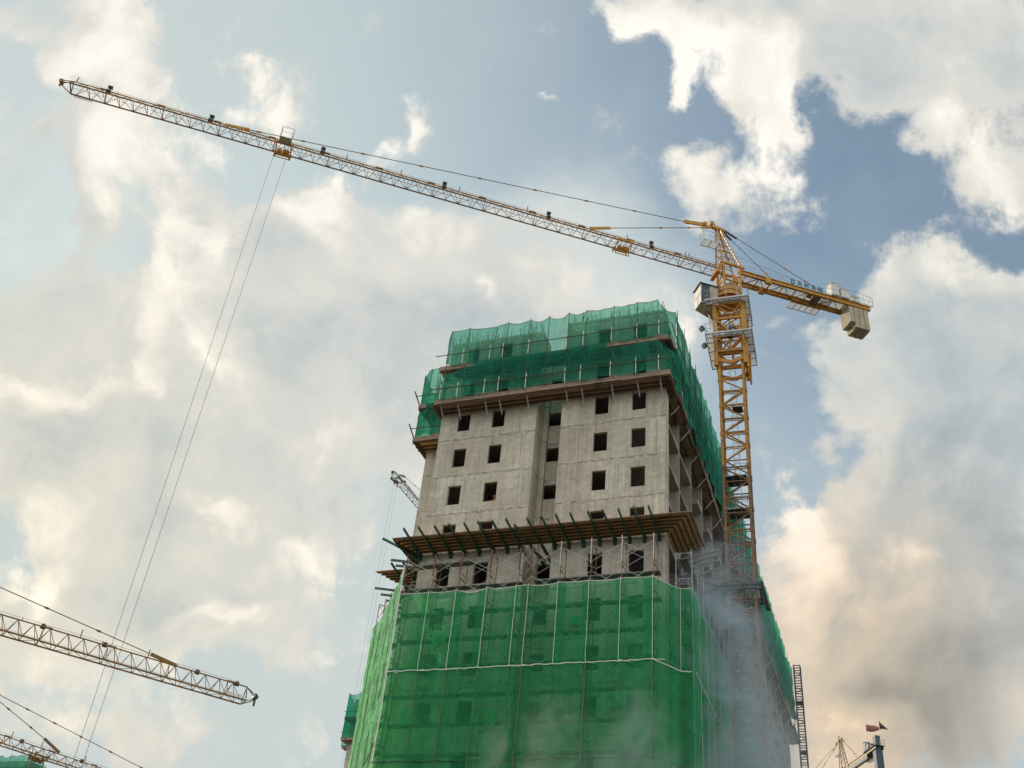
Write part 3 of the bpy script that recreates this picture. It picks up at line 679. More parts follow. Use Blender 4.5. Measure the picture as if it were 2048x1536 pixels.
# --- the big net over the scaffold, front
t = thing('safety_net', 'large green safety net with white seams hung over the scaffold on the front', 'safety net', (-20, FY, 24), 'green safety nets')
YL = FY - .06
sx = [-27.93, -26.0, -24.2, -22.24, -20.37, -19.6, -17.78, -15.9, -14.03, -12.15]
st = [(x, YL, 29.45, 24.34) for x in sx]; st += [(-10.95, 54.72, 29.42, 24.36), (-10.36, 54.85, 29.45, 24.36)]
sh, tops = net_sheet('net', st, M['net_low'], t, 10, 44, .16, .10, .055, 31.0, 0, 5.2)
edge_rope(tops, .022, M['tape'], t)
st2 = [(x, YL - .03, 24.42, 19.15) for x in sx] + [(-10.95, 54.70, 24.40, 19.15), (-10.34, 54.84, 24.4, 19.15)]
net_sheet('net', st2, M['net_low2'], t, 10, 44, .02, .12, .05, 37.0, 0, 5.2)
st3 = [(x, YL - .01, 19.25, 1.0) for x in sx] + [(-10.95, 54.72, 19.25, 1.0), (-10.34, 54.86, 19.25, 1.0)]
net_sheet('net', st3, M['net_low2'], t, 8, 60, .02, .12, .05, 43.0, 0, 5.2)
for x in sx[1:] + [-10.95]:
    yy = YL - .16 if x < -11 else 54.62
    MB().path(ragged((x, yy, 29.5), (x, yy, 24.36), .02, 22, .013), .015, 4).build('seam_tape', M['tape'], t)
    b = MB(); b.path(ragged((x + .02, yy - .02, 24.3), (x - .02, yy - .02, 14), .02, 24, .025), .030 if x in (-24.2, -19.6, -15.9, -12.15) else .014, 4); b.build('seam_tape', M['tape_old'] if x != -17.78 else M['net_low'], t)
b = MB()
for a, c in zip(st[:-1], st[1:]):
    b.path(ragged((a[0], a[1] - .20, 24.38), (c[0], c[1] - .20, 24.38), .03, 8, .035), .028, 4)
    if rnd.random() < .5: b.path(ragged((a[0], a[1] - .14, 24.44), (a[0] + .7, a[1] - .15, 24.32), .03, 4, .04), .022, 4)
b.build('seam_tape', M['tape'], t)
b = MB()
for a, c in zip(st[:-1], st[1:]): b.path(ragged((a[0], a[1] - .14, 19.2), (c[0], c[1] - .14, 19.2), .03, 8, .05), .028, 4)
b.build('seam_tape', M['bracket'], t)
for i, x in enumerate(sx[1:]):           # doubled cloth where two widths lap at a seam, and a few mended places
    ww = rnd.uniform(.28, .62); sd_ = rnd.choice((-1, 1)) if i < 8 else -1
    a_, b_ = sorted((x, x + sd_ * ww)); z1 = rnd.choice((29.3, 24.4)); z0_ = z1 - rnd.uniform(4.6, 5.1)
    net_sheet('net_lap', [(a_, YL - .10, z1, z0_), (b_, YL - .10, z1 - .1, z0_ + rnd.uniform(-.3, .3))], M['net_low'], t, 4, 36, .02, .03, .05, 70.0 + i)
for (x, z, w_, h_) in ((-25.3, 26.6, .9, .7), (-21.5, 21.9, .7, 1.1), (-17.0, 27.2, .8, .6), (-14.6, 22.6, 1.1, .8), (-26.6, 22.0, .6, .9)):
    net_sheet('net_patch', [(x, YL - .17, z, z - h_), (x + w_, YL - .17, z + .08, z - h_ + .1)], M['net_low2'], t, 5, 8, .03, .04, .03, x)
# --- the lit panel on the left corner
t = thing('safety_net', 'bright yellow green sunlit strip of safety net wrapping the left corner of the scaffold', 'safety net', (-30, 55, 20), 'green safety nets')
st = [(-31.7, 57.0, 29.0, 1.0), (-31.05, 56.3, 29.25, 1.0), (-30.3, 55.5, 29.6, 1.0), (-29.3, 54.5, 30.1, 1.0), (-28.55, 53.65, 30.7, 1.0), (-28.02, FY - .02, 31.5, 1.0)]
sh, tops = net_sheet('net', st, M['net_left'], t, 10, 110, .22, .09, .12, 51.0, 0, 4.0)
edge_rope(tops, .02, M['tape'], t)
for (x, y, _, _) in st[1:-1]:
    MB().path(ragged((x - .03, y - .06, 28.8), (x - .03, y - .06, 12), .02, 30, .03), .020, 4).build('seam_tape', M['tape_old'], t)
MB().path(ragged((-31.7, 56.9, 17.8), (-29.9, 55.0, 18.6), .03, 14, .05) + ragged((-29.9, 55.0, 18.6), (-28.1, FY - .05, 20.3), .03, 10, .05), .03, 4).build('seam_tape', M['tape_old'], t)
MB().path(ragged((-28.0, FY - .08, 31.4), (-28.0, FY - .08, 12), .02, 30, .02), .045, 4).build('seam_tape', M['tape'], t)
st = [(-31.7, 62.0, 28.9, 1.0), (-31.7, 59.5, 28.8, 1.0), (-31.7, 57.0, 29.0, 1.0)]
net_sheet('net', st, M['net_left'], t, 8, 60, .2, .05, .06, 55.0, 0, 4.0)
# --- lower net, right side
t = thing('safety_net', 'green safety net in smoke along the right side of the scaffold', 'safety net', (-10.3, 60, 20), 'green safety nets')
ys = [54.87 + 2.1 * k for k in range(16)]
st = [(-10.34 + rnd.uniform(-.03, .05), y, 29.45 + rnd.uniform(-.12, .1) + .03 * k, 1.0) for k, y in enumerate(ys)]
sh, tops = net_sheet('net', st, M['net_low'], t, 6, 60, .25, .14, .08, 61.0, 0, 5.2)
edge_rope(tops, .022, M['tape'], t)
for (x, y, z, _) in st[1:]:
    MB().path(ragged((x + .05, y, z), (x + .05, y, 14), .02, 18, .02), .016, 4).build('seam_tape', M['tape'] , t)
MB().path([Vector((s[0] + .12, s[1], 24.4 + rnd.uniform(-.06, .06))) for s in st], .03, 4).build('seam_tape', M['tape'], t)

# ------------------------------------------------------------------ frame scaffolds
LIFT = 1.68
def frame_mesh(depth, r=.026):
    """one portal frame standing across the scaffold, local: x = 0, y from 0 (outer) to depth, z 0..LIFT"""
    b = MB(); H = LIFT + .02
    b.tube((0, 0, 0), (0, 0, H), r, 6); b.tube((0, depth, 0), (0, depth, H), r, 6)
    b.tube((0, 0, H - .32), (0, .26, H - .03), r * .75, 5); b.tube((0, depth, H - .32), (0, depth - .26, H - .03), r * .75, 5)
    b.tube((0, 0, H - .03), (0, depth, H - .03), r, 6); b.tube((0, .18, .3), (0, depth - .18, .3), r * .7, 5)
    return b
def brace_mesh(L, r=.013):
    b = MB(); b.tube((0, 0, .35), (L, .02, LIFT - .25), r, 4); b.tube((0, .03, LIFT - .25), (L, -.01, .35), r, 4); return b
scaffold = thing('scaffold', 'rusty frame scaffold with cross braces standing along the front behind the green net', 'scaffold', (-20, 53.5, 0), 'frame scaffolds')
F0 = frame_mesh(.95).build('frame', M['rust'], scaffold, origin=(0, 0, 0))
zt0 = 32.05 - LIFT
lv = [zt0 - LIFT * k for k in range(18)]
base = Vector(scaffold.location)
first = True; nf = 0
rest = MB()
for k, z in enumerate(lv):
    for x in sx:
        if k < 9:
            o = F0 if first else at(F0, (0, 0, 0), scaffold); first = False
            o.location = Vector((x + .02, FY + .04, z)) - base
        else:
            q = frame_mesh(.95); n0 = len(rest.v); rest.v += [(v[0] + x + .02, v[1] + FY + .04, v[2] + z) for v in q.v]; rest.f += [tuple(n0 + i for i in f) for f in q.f]
o = rest.build('lower_frame', M['rust'], scaffold); tag(o, kind='stuff')
bl = {}
cnt = 0
for k, z in enumerate(lv[:5]):
    for a, b_ in zip(sx, sx[1:]):
        for yy in (FY + .03, FY + 1.0):
            L = round(b_ - a, 2)
            if L not in bl:
                bl[L] = brace_mesh(L).build('cross_brace', M['galv'], scaffold, origin=(0, 0, 0)); o = bl[L]
            else: o = at(bl[L], (0, 0, 0), scaffold)
            o.location = Vector((a + .02, yy, z + rnd.uniform(-.04, .04))) - base
for x in sx[:]:
    MB().tube((x - .02, FY + .0, zt0 + .2), (x - .02 + rnd.uniform(-.02, .02), FY, zt0 + LIFT + rnd.uniform(-.05, .25)), .03, 6).build('standard', M['pipe_white'] if x > -18.5 else M['rust'], scaffold)
for (x0, x1, z) in ((-27.5, -23.6, 31.52), (-27.7, -20.1, 29.86), (-19.5, -11.85, 29.90), (-28.0, -19.8, 28.24), (-19.7, -11.8, 28.24), (-27.8, -12, 26.5), (-27.8, -12, 24.8), (-27.8, -12, 23.1), (-27.8, -12, 21.4), (-27.8, -12, 19.7), (-27.8, -12, 18)):
    b = MB(); n = max(1, int((x1 - x0) / 1.9))
    for i in range(n): b.box(x0 + (x1 - x0) * i / n, x0 + (x1 - x0) * (i + 1) / n - .03, FY + .32 + rnd.uniform(-.04, .04), FY + .85, z + rnd.uniform(-.02, .02), z + .07)
    b.build('deck_board', M['deck'], scaffold)
# ties and diagonal tubes lying behind the net
b = MB()
for i in range(26):
    x = rnd.uniform(-27.5, -13.5); z = rnd.uniform(15, 28); b.tube((x, FY + 1.05, z), (x + rnd.uniform(1.2, 2.6), FY + 1.1, z + rnd.uniform(-1.2, 1.4)), .022, 5)
b.build('tie_tube', M['rust'], scaffold)
# left and right returns
def side_scaffold(label, pts, ztop, down, mat, seedrails=True, inner=(0, 0)):
    t = thing('scaffold', label, 'scaffold', (*pts[0], 0), 'frame scaffolds'); bs = Vector(t.location)
    lv2 = [ztop - LIFT * (k + 1) for k in range(down)]
    d = (Vector((*pts[-1], 0)) - Vector((*pts[0], 0))).normalized(); ang = math.atan2(d.y, d.x)
    f0 = frame_mesh(.95).build('frame', mat, t, origin=(0, 0, 0)); b0 = None; first = True; n = 0
    rest = MB()
    for k, z in enumerate(lv2):
        for i, p in enumerate(pts):
            zz = z + (inner[0] * i)
            if n < 90:
                o = f0 if first else at(f0, (0, 0, 0), t); first = False; n += 1
                o.location = Vector((*p, zz)) - bs; o.rotation_euler = (0, 0, ang)
            else:
                q = frame_mesh(.95); mm = Matrix.Translation((*p, zz)) @ Matrix.Rotation(ang, 4, 'Z'); n0 = len(rest.v)
                rest.v += [tuple(mm @ Vector(v)) for v in q.v]; rest.f += [tuple(n0 + i_ for i_ in f) for f in q.f]
    if rest.v: tag(rest.build('lower_frame', mat, t), kind='stuff')
    n = 0
    for k, z in enumerate(lv2[:7]):
        for a, b_ in zip(pts, pts[1:]):
            L = (Vector(b_) - Vector(a)).length
            if b0 is None: b0 = brace_mesh(L).build('cross_brace', M['galv'], t, origin=(0, 0, 0)); o = b0
            else: o = at(b0, (0, 0, 0), t)
            o.location = Vector((*a, z)) - bs; o.rotation_euler = (0, 0, ang); n += 1
            if n > 80: break
    b = MB(); a = Vector((*pts[0], 0)); e = Vector((*pts[-1], 0)); nn = Vector((-d.y, d.x, 0))
    for z in lv2[:8]:
        b.bar(a + nn * .5 + Vector((0, 0, z + 1.3)), e + nn * .5 + Vector((0, 0, z + 1.3)), .5, .06)
        b.tube(a + Vector((0, 0, z + .7)), e + Vector((0, 0, z + .75)), .024, 5); b.tube(a + nn * .95 + Vector((0, 0, z + .2)), e + nn * .95 + Vector((0, 0, z + .2)), .024, 5)
    b.build('ledger', M['deck'], t)
    return t
side_scaffold('rusty scaffold frames at the left corner rising above the bright net', [(-31.6, 57.1), (-30.85, 56.45), (-30.1, 55.65), (-29.35, 54.8)], 31.0, 18, M['rust'])
side_scaffold('scaffold frames in blue smoke on the right side under the canopy', [(-10.45, 55.6 + 1.85 * k) for k in range(14)], 32.2, 12, M['galv'])

# ------------------------------------------------------------------ tower cranes
def lattice_mast(b, cx, cy, w, z0, z1, sec, ang=0.0, ch=.17, br=.085, zoff=0.0):
    c = Vector((cx, cy, 0)); ex = Vector((math.cos(ang), math.sin(ang), 0)); ey = Vector((-ex.y, ex.x, 0)); h = w / 2 - ch / 2
    P = lambda i, j, z: c + ex * (h * i) + ey * (h * j) + Vector((0, 0, z))
    for i in (-1, 1):
        for j in (-1, 1): b.bar(P(i, j, z0), P(i, j, z1), ch, ch, ey)
    zn = z1 - zoff
    while zn > z0 + .2:
        zb = max(zn - sec, z0); zm = zn - sec * .47
        for (p, q) in (((-1, -1), (1, -1)), ((1, -1), (1, 1)), ((1, 1), (-1, 1)), ((-1, 1), (-1, -1))):
            A = lambda z: P(*p, z); B = lambda z: P(*q, z)
            b.bar(A(zn), B(zn), br, br); b.bar(A(zn - .16), B(zn - .16), br * .6, br * .6)
            if zm > z0: b.bar(A(zn - .05), B(zm), br, br); b.bar(A(zm), B(zm), br * .8, br * .8)
            if zb > z0: b.bar(B(zm), A(zb), br, br)
        for i in (-1, 1):
            for j in (-1, 1): b.bar(P(i, j, zn - .16), P(i, j, zn + .14), ch + .06, ch + .06, ey)
        zn -= sec
    return b
def grate_panel(b, bf, o, u, v, nu_=1, nv_=4, t=.05):
    """framed grating: plate quads into b, frame bars into bf"""
    o = Vector(o); u = Vector(u); v = Vector(v); n = u.cross(v).normalized() * .02
    b.hexa([o, o + u, o + u + v, o + v, o + n, o + u + n, o + u + v + n, o + v + n])
    for i in range(nv_ + 1): bf.bar(o + v * (i / nv_) - n, o + u + v * (i / nv_) - n, t, t)
    for i in range(nu_ + 1): bf.bar(o + u * (i / nu_) - n, o + v + u * (i / nu_) - n, t, t)
def railing(b, pts, h=1.0, r=.02, post=1.0):
    for p, q in zip(pts, pts[1:]):
        p = Vector(p); q = Vector(q); up = Vector((0, 0, h))
        b.tube(p + up, q + up, r, 5); b.tube(p + up * .5, q + up * .5, r * .8, 5)
        n = max(1, round((q - p).length / post))
        for i in range(n + 1): b.tube(p.lerp(q, i / n), p.lerp(q, i / n) + up, r, 5)
def couplers(parent, p, q, fr, mat, r=.075, L=.42):
    p = Vector(p); q = Vector(q); d = (q - p).normalized()
    for f in fr:
        c = p.lerp(q, f); b = MB(); b.tube(c - d * L * .5, c, r * .35, 6, r); b.tube(c, c + d * L * .5, r, 6, r * .35); b.build('coupler', mat, parent)

def crane(label, base, az, zb, jib, cj, o):
    """base (x, y); az: direction of the counter-jib; zb: height of the jib's bottom chords; jib, cj: lengths; o: options"""
    g = lambda k, d_=None: o.get(k, d_)
    full = g('full', False)
    Y = g('mat') or (M['yellow'] if full else M['yellow_backlit'])
    a = Vector((math.cos(az), math.sin(az), 0)); n = Vector((-a.y, a.x, 0)); c0 = Vector((*base, 0))
    def L(t, off, z): return c0 + a * t + n * off + Vector((0, 0, z))
    T = thing('tower_crane', label, 'tower crane', (*base, 0), 'yellow tower cranes')
    w, h = g('w', 1.0), g('h', .78); zt = zb + h; mw = g('mw', 1.86); za = g('apex', zt + 4.4); ta = g('ta', -.8)
    # mast
    ztop = g('mast_top', zb - 3.0)
    split = g('split', 0)
    mo = lattice_mast(MB(), base[0], base[1], mw, split, ztop, g('sec', 2.46), g('mang', R(3)), g('ch', .17), .085, g('zoff', .9)).build('mast', Y, T)
    if split: lattice_mast(MB(), base[0], base[1], mw, 0, split - .01, g('sec', 2.46), g('mang', R(3)), g('ch', .17), .085, .16).build('rusty_hazed_mast', M['old_mast'], T)
    # jib
    J = MB(); r = .045
    J.tube(L(-.9, 0, zt), L(-jib, 0, zt), .05 * (w / 1.0) ** .5, 6)
    j = J.build('jib', Y, T)
    for s in (-1, 1):
        MB().bar(L(-.9, s * w / 2, zb), L(-jib, s * w / 2, zb), .075, .085).build('bottom_chord', g('mat') or M['yellow_backlit'], j)
    lat = MB(); pn = .985; k = 0; t = -1.0
    while t - pn > -jib + .2:
        for s in (-1, 1):
            lat.tube(L(t, s * w / 2, zb), L(t - pn / 2, 0, zt), .022, 4, cap=False); lat.tube(L(t - pn / 2, 0, zt), L(t - pn, s * w / 2, zb), .022, 4, cap=False)
        lat.tube(L(t, -w / 2, zb), L(t, w / 2, zb), .022, 4, cap=False)
        if k % 2 == 0: lat.tube(L(t, -w / 2, zb), L(t - pn, w / 2, zb), .018, 4, cap=False)
        else: lat.tube(L(t, w / 2, zb), L(t - pn, -w / 2, zb), .018, 4, cap=False)
        if k % 4 == 3:
            for s in (-1, 1): lat.tube(L(t - .1, s * w / 2, zb), L(t - .1, 0, zt), .024, 4, cap=False)
            t -= .12
            lat.tube(L(t + .06, -.02, zt + .05), L(t - .5, -.02, zt + .05), .07, 5)
        t -= pn; k += 1
    lat.tube(L(-1, 0, zb + .12), L(-jib, 0, zb + .10), .010, 4); lat.tube(L(-1.6, .12, zb + .3), L(-jib, .12, zb + .22), .008, 4)
    lat.tube(L(-1, .0, zt + .20), L(-jib + 1, .0, zt + .16), .011, 4)
    for i in range(int(jib / 5)): lat.tube(L(-3 - 5 * i, 0, zt), L(-3 - 5 * i, 0, zt + .22), .02, 4)
    lat.build('lattice', g('mat') or M['yellow_backlit'], j)
    for tp in g('stubs', ()): MB().tube(L(tp, 0, zt), L(tp, .0, zt + .55), .035, 5).build('line_post', M['darkmetal'], j)
    # tip
    tip = MB()
    tip.bar(L(-jib, -w / 2, zb), L(-jib, w / 2, zb), .07); 
    for s in (-1, 1):
        tip.bar(L(-jib, s * w / 2, zb), L(-jib, 0, zt), .06); tip.bar(L(-jib, s * w / 2, zb), L(-jib - .75, s * .15, zb + h * .35), .05); tip.bar(L(-jib, 0, zt), L(-jib - .75, s * .15, zb + h * .55), .045)
    tip.bar(L(-jib - .75, 0, zb - .05), L(-jib - .75, 0, zb + h * .75), .10); tip.tube(L(-jib - .75, -.2, zb + h * .5), L(-jib - .75, .2, zb + h * .5), .15, 10)
    tip.build('jib_tip', M['darkmetal'] if not full else M['yellow_backlit'], j)
    b1 = MB(); b2 = MB(); grate_panel(b1, b2, L(-jib + .15, w / 2 + .03, zb + .12), a * 1.3, n * .35, 3, 1, .03); b1.build('tip_walkway', M['mesh_white'], j)
    # flood lamps along the top chord
    for tp in g('lamps', ()):
        b = MB(); b.tube(L(tp, 0, zt), L(tp, 0, zt + .25), .03, 5); up = Vector((0, 0, 1))
        for (off, zz) in (((-.06, zt + .36), (-.14, zt - .16)) if full else ((-.1, zt + .06),)):
            c = L(tp, off, zz); e = (n * -.8 + Vector((0, 0, -.6))).normalized()
            b.bar(c - e * .08, c + e * .08, .30, .24, a.cross(e)); b.bar(c + e * .08, c + e * .11, .33, .27, a.cross(e))
        b.build('floodlight', M['darkmetal'], T)
    # tower head
    hd = MB(); zb0 = g('head_base', zt + .05)
    for s in (-1, 1):
        hd.bar(L(ta + .15, s * .55, zb0), L(ta + .05, s * .12, za), .10); hd.bar(L(.85, s * .60, zb0), L(ta + .25, s * .12, za - .1), .10)
        for k in range(1, 6):
            f = k / 6; f2 = (k - .5) / 6
            p = L(ta + .15, s * .55, zb0).lerp(L(ta + .05, s * .12, za), f); q = L(.85, s * .60, zb0).lerp(L(ta + .25, s * .12, za - .1), f2); q2 = L(.85, s * .60, zb0).lerp(L(ta + .25, s * .12, za - .1), f)
            hd.bar(p, q, .045); hd.bar(p, q2, .04)
    for k in range(1, 6):
        f = k / 6
        for (u0, u1) in ((ta + .15, ta + .05), (.85, ta + .25)):
            p = L(u0, -.55, zb0).lerp(L(u1, -.12, za), f); q = L(u0, .55, zb0).lerp(L(u1, .12, za), f); hd.bar(p, q, .045)
            if k < 5: hd.bar(p, L(u0, .55, zb0).lerp(L(u1, .12, za), f + 1 / 6), .035)
    hd.bar(L(ta - .35, 0, za - .02), L(ta + .75, 0, za - .22), .26, .30); hd.bar(L(ta - .30, 0, za + .30), L(ta + .1, 0, za), .12, .16)
    hd.tube(L(ta - .34, -.12, za + .34), L(ta - .34, .12, za + .34), .20, 10)
    head = hd.build('tower_head', Y, T)
    ld = MB()
    for s in (-.2, .2): ld.tube(L(1.05, s, zb0), L(ta + .55, s, za - .5), .02, 4)
    for k in range(16):
        f = k / 16; ld.tube(L(1.05, -.2, zb0).lerp(L(ta + .55, -.2, za - .5), f), L(1.05, .2, zb0).lerp(L(ta + .55, .2, za - .5), f), .014, 4)
    ld.build('ladder', M['galv'], head)
    pb = MB(); pf = MB(); pz = zb0 + (za - zb0) * .50
    grate_panel(pb, pf, L(-2.15, -.42, pz), a * 1.35, n * .75, 2, 1, .05); railing(pf, [L(-.8, -.42, pz), L(-2.15, -.42, pz), L(-2.15, .33, pz)], 1.0, .02, 1.3)
    pb.build('head_platform', M['mesh_white'], head); pf.build('railing', M['galv'], head)
    # pendants
    for (t0, z0, t1, z1, plate, cps) in g('pend', ()):
        p = L(t0, 0, z0); q = L(t1, 0, z1); d = (q - p).normalized()
        e0 = p; b = MB(); b.tube(p, q, .030, 5)
        pd = b.build('pendant_bar', M['rod'], T)
        couplers(pd, p, q, cps, Y, .085, .5)
        b = MB(); b.bar(L(ta - .3, 0, za - .12), p, .10, .16)
        if plate == 'pulley': b.bar(p - d * 1.9 + Vector((0, 0, .12)), p - d * .1, .12, .34); b.tube(p - d * 1.9 + n * -.14 + Vector((0, 0, .18)), p - d * 1.9 + n * .14 + Vector((0, 0, .18)), .2, 10)
        b.build('tension_link', Y, T)
        b = MB(); b.bar(q - d * 1.1, q + (L(t1 - .9, 0, zt) - q) * .75, .10, .22); b.build('jib_anchor', Y, T)
    for s in (-1, 1):
        t1 = g('cpt', (5.6, 8.2))[0 if s > 0 else 1]
        p = L(ta + .7, s * .10, za - .22); q = L(t1, s * .62, zb + .5); b = MB(); b.tube(p, q, .026, 5); b.bar(p, p.lerp(q, .13), .13, .13)
        pd = b.build('counter_pendant', M['rod'], T); couplers(pd, p, q, (.62, .82) if s < 0 else (.68,), Y, .08, .4)
    MB().tube(L(ta + .5, .3, pz), L(cj - 3, .3, zb + 1.6), .010, 4).build('hoist_line', M['rod'], T)
    # counter-jib: two beams, grating, weights
    cjm = MB(); zc = zb + .12; bw = .62
    ibeam = lambda p, q, hh: (cjm.bar(p, q, .05, hh), cjm.bar(p + Vector((0, 0, hh / 2)), q + Vector((0, 0, hh / 2)), .2, .05), cjm.bar(p - Vector((0, 0, hh / 2)), q - Vector((0, 0, hh / 2)), .2, .05))
    for s in (-1, 1):
        ibeam(L(.9, s * bw, zc), L(cj, s * bw, zc), .38)
        cjm.bar(L(3.0, s * bw, zc - .1), L(3.5, s * bw, zc - .1), .24, .62)
    k = 0; t = 1.4
    while t < cj - .3:
        cjm.bar(L(t, -bw, zc - .08), L(t, bw, zc - .08), .07)
        cjm.bar(L(t, -bw if k % 2 else bw, zc - .1), L(min(t + 1.1, cj), bw if k % 2 else -bw, zc - .1), .055); t += 1.1; k += 1
    cj_o = cjm.build('counter_jib', Y, T)
    gb = MB(); gf = MB()
    grate_panel(gb, gf, L(1.3, .02, zc + .24), a * (cj - 4.4), n * .5, 10, 1, .03)
    railing(gf, [L(1.3, -bw, zc + .2), L(4.6, -bw, zc + .2), L(cj - 4.0, -bw, zc + .2)], .62, .016, 3.3)
    railing(gf, [L(cj - 4.0, -.85, zc + .3), L(cj - 1.4, -.85, zc + .3), L(cj + .25, -.8, zc + .1), L(cj + .25, .8, zc + .1), L(cj - 4.0, .85, zc + .3)], 1.0, .02, .95)
    grate_panel(gb, gf, L(cj - 6.4, bw + .1, zc - .22), a * 2.6, n * .75, 5, 1, .05)
    gb.box  # plates
    wk = gb.build('walkway', M['mesh_white'], cj_o); gf.build('railing', M['galv'], cj_o)
    pl = MB(); pl.hexa([L(t_, o_, z_) for z_ in (zc + .235, zc + .27) for (t_, o_) in ((cj - 4.0, -.85), (cj + .25, -.8), (cj + .25, .8), (cj - 4.0, .85))]); pl.build('service_deck', M['mesh_white'] if full else M['steelblue'], cj_o)
    for (t_, ww, hh, dd) in ((cj - 3.2, .72, 1.25, .70), (cj - 2.3, .72, .80, .75), (cj - 1.35, .5, .42, .6)):
        b = MB(); c = L(t_, -.5, zc + .30); b.bar(c, c + Vector((0, 0, hh)), ww, dd, a); b.bar(c + Vector((0, 0, hh)), c + Vector((0, 0, hh + .05)), ww + .08, dd + .08, a)
        b.bar(c + Vector((0, 0, hh * .3)) - n * (ww * .5 + .01), c + Vector((0, 0, hh * .8)) - n * (ww * .5 + .01), ww * .6, .03, a) if False else None
        b.build('control_cabinet', M['box_grey'] if full else M['steelblue'], cj_o)
    b = MB(); b.tube(L(cj - 4.5, -.45, zc + .15), L(cj - 4.5, .45, zc + .15), .33, 14); b.tube(L(cj - 5.2, -.5, zc + .1), L(cj - 5.2, .0, zc + .1), .2, 10); b.bar(L(cj - 5.4, -.5, zc - .12), L(cj - 3.9, -.5, zc - .12), .1); b.build('winch', M['rust'], cj_o)
    MB().tube(L(cj + .3, .4, zc + .3), L(cj + .25, .45, zc + 2.3), .016, 5).build('aerial', M['galv'], cj_o)
    nb = g('blocks', 4); zl = g('block_low', zb - 1.75)
    for i in range(nb):
        bt = g('block_t', 1.75); bw_ = g('block_w', .62); t_ = cj - .22 - bt + i * (bt / nb); tw = bt / nb - .045; low = zl + (.5 if i == 0 else 0) + (.02 * (i % 2)); top = zc - .14 if i < nb else zc
        b = MB(); b.hexa([L(t__, o__, z__) for z__ in (low, zc + g('block_up', .16)) for (t__, o__) in ((t_, -bw_ + .15), (t_ + tw, -bw_ + .15), (t_ + tw, bw_ - .15), (t_, bw_ - .15))])
        b.hexa([L(t__, o__, z__) for z__ in (low + .05, zc - .24) for (t__, o__) in ((t_, -bw_ - .02), (t_ + tw, -bw_ - .02), (t_ + tw, -bw_ + .148), (t_, -bw_ + .148))])
        b.hexa([L(t__, o__, z__) for z__ in (low + .05, zc - .24) for (t__, o__) in ((t_, bw_ - .148), (t_ + tw, bw_ - .148), (t_ + tw, bw_ + .02), (t_, bw_ + .02))])
        b.build('counterweight', M['block'] if full else M['steelblue'], T)
    # trolley(s) and ropes
    for (tt, cage, ropez) in g('trolleys', ()):
        b = MB()
        for s in (-1, 1):
            b.bar(L(tt - .62, s * (w / 2 + .1), zb - .02), L(tt + .62, s * (w / 2 + .1), zb - .02), .10, .14)
            for e in (-.55, .55):
                b.bar(L(tt + e, s * (w / 2 + .1), zb - .35), L(tt + e, s * (w / 2 + .1), zb + .12), .08); b.tube(L(tt + e, s * (w / 2 + .02), zb + .1), L(tt + e, s * (w / 2 + .16), zb + .1), .10, 8)
        for e in (-.55, .55): b.bar(L(tt + e, -w / 2 - .1, zb - .16), L(tt + e, w / 2 + .1, zb - .16), .08); b.bar(L(tt + e, 0, zb - .2), L(tt + e, 0, zb - 1.0), .06)
        b.bar(L(tt - .55, 0, zb - .62), L(tt + .55, 0, zb - .62), .05); b.bar(L(tt - .55, 0, zb - .95), L(tt + .55, 0, zb - .95), .05)
        for e in (-.25, .12, .3): b.tube(L(tt + e, -.15, zb - .3), L(tt + e, .15, zb - .3), .17, 10)
        tr = b.build('trolley', Y, T)
        if cage:
            b1 = MB(); b2 = MB(); grate_panel(b1, b2, L(tt - .4, -w / 2 - .75, zb - .05), a * .85, n * .55, 3, 1, .03)
            railing(b2, [L(tt - .4, -w / 2 - .2, zb - .05), L(tt - .4, -w / 2 - .75, zb - .05), L(tt + .45, -w / 2 - .75, zb - .05), L(tt + .45, -w / 2 - .2, zb - .05)], 1.05, .018, .9)
            b1.build('service_cage', M['galv'], tr); b2.build('cage_rail', M['galv'], tr)
        if ropez is not None:
            for e in (-.55, .35): MB().tube(L(tt + e, 0, zb - .95), L(tt + (e * .42 if full else e), 0, ropez), .011 if full else .010, 4).build('hoist_rope', M['rod'], T)
            b = MB(); b.bar(L(tt - .3, 0, ropez), L(tt + .3, 0, ropez), .14, .5); b.tube(L(tt, 0, ropez - .2), L(tt, 0, ropez - .7), .05, 6); b.tube(L(tt, 0, ropez - .7), L(tt + .14, 0, ropez - .86), .04, 6); b.tube(L(tt + .14, 0, ropez - .86), L(tt + .2, 0, ropez - .66), .035, 6); b.build('hook_block', Y, T)
    # slewing ring and table under the head
    sl = MB()
    for s in (-1, 1):
        for tq in (-.62, .78): sl.bar(L(tq, s * .55, zb0), L(tq, s * .55, zb - 2.1), .20, .20, a)
        sl.bar(L(-.9, s * .6, zt - .05), L(1.2, s * .62, zt - .12), .16, .2)
        sl.bar(L(-.62, s * .55, zb - 1.9), L(.78, s * .55, zb - .3), .08); sl.bar(L(.78, s * .55, zb - 1.9), L(-.62, s * .55, zb - .6), .07)
        sl.bar(L(-.62, s * .55, zb - 1.0), L(.78, s * .55, zb - 1.0), .10)
    for tq in (-.62, .78): sl.bar(L(tq, -.55, zb - 1.0), L(tq, .55, zb - 1.0), .1); sl.bar(L(tq, -.55, zb - .1), L(tq, .55, zb - .9), .07)
    sl.hexa([L(t_, o_, z_) for z_, k_ in ((zb - .45, 0), (zb + .5, .5)) for (t_, o_) in ((-1.25 + k_ * .55, -.62), (-.95 + k_ * .55, -.62), (-.95 + k_ * .55, .62), (-1.25 + k_ * .55, .62))])
    sl.tube(L(0, 0, zb - 2.35), L(0, 0, zb - 1.95), 1.05, 20); sl.tube(L(0, 0, zb - 2.9), L(0, 0, zb - 2.4), 1.15, 20, 1.02)
    sl.build('slewing_table', Y, T)
    return T, L, a, n, zb0

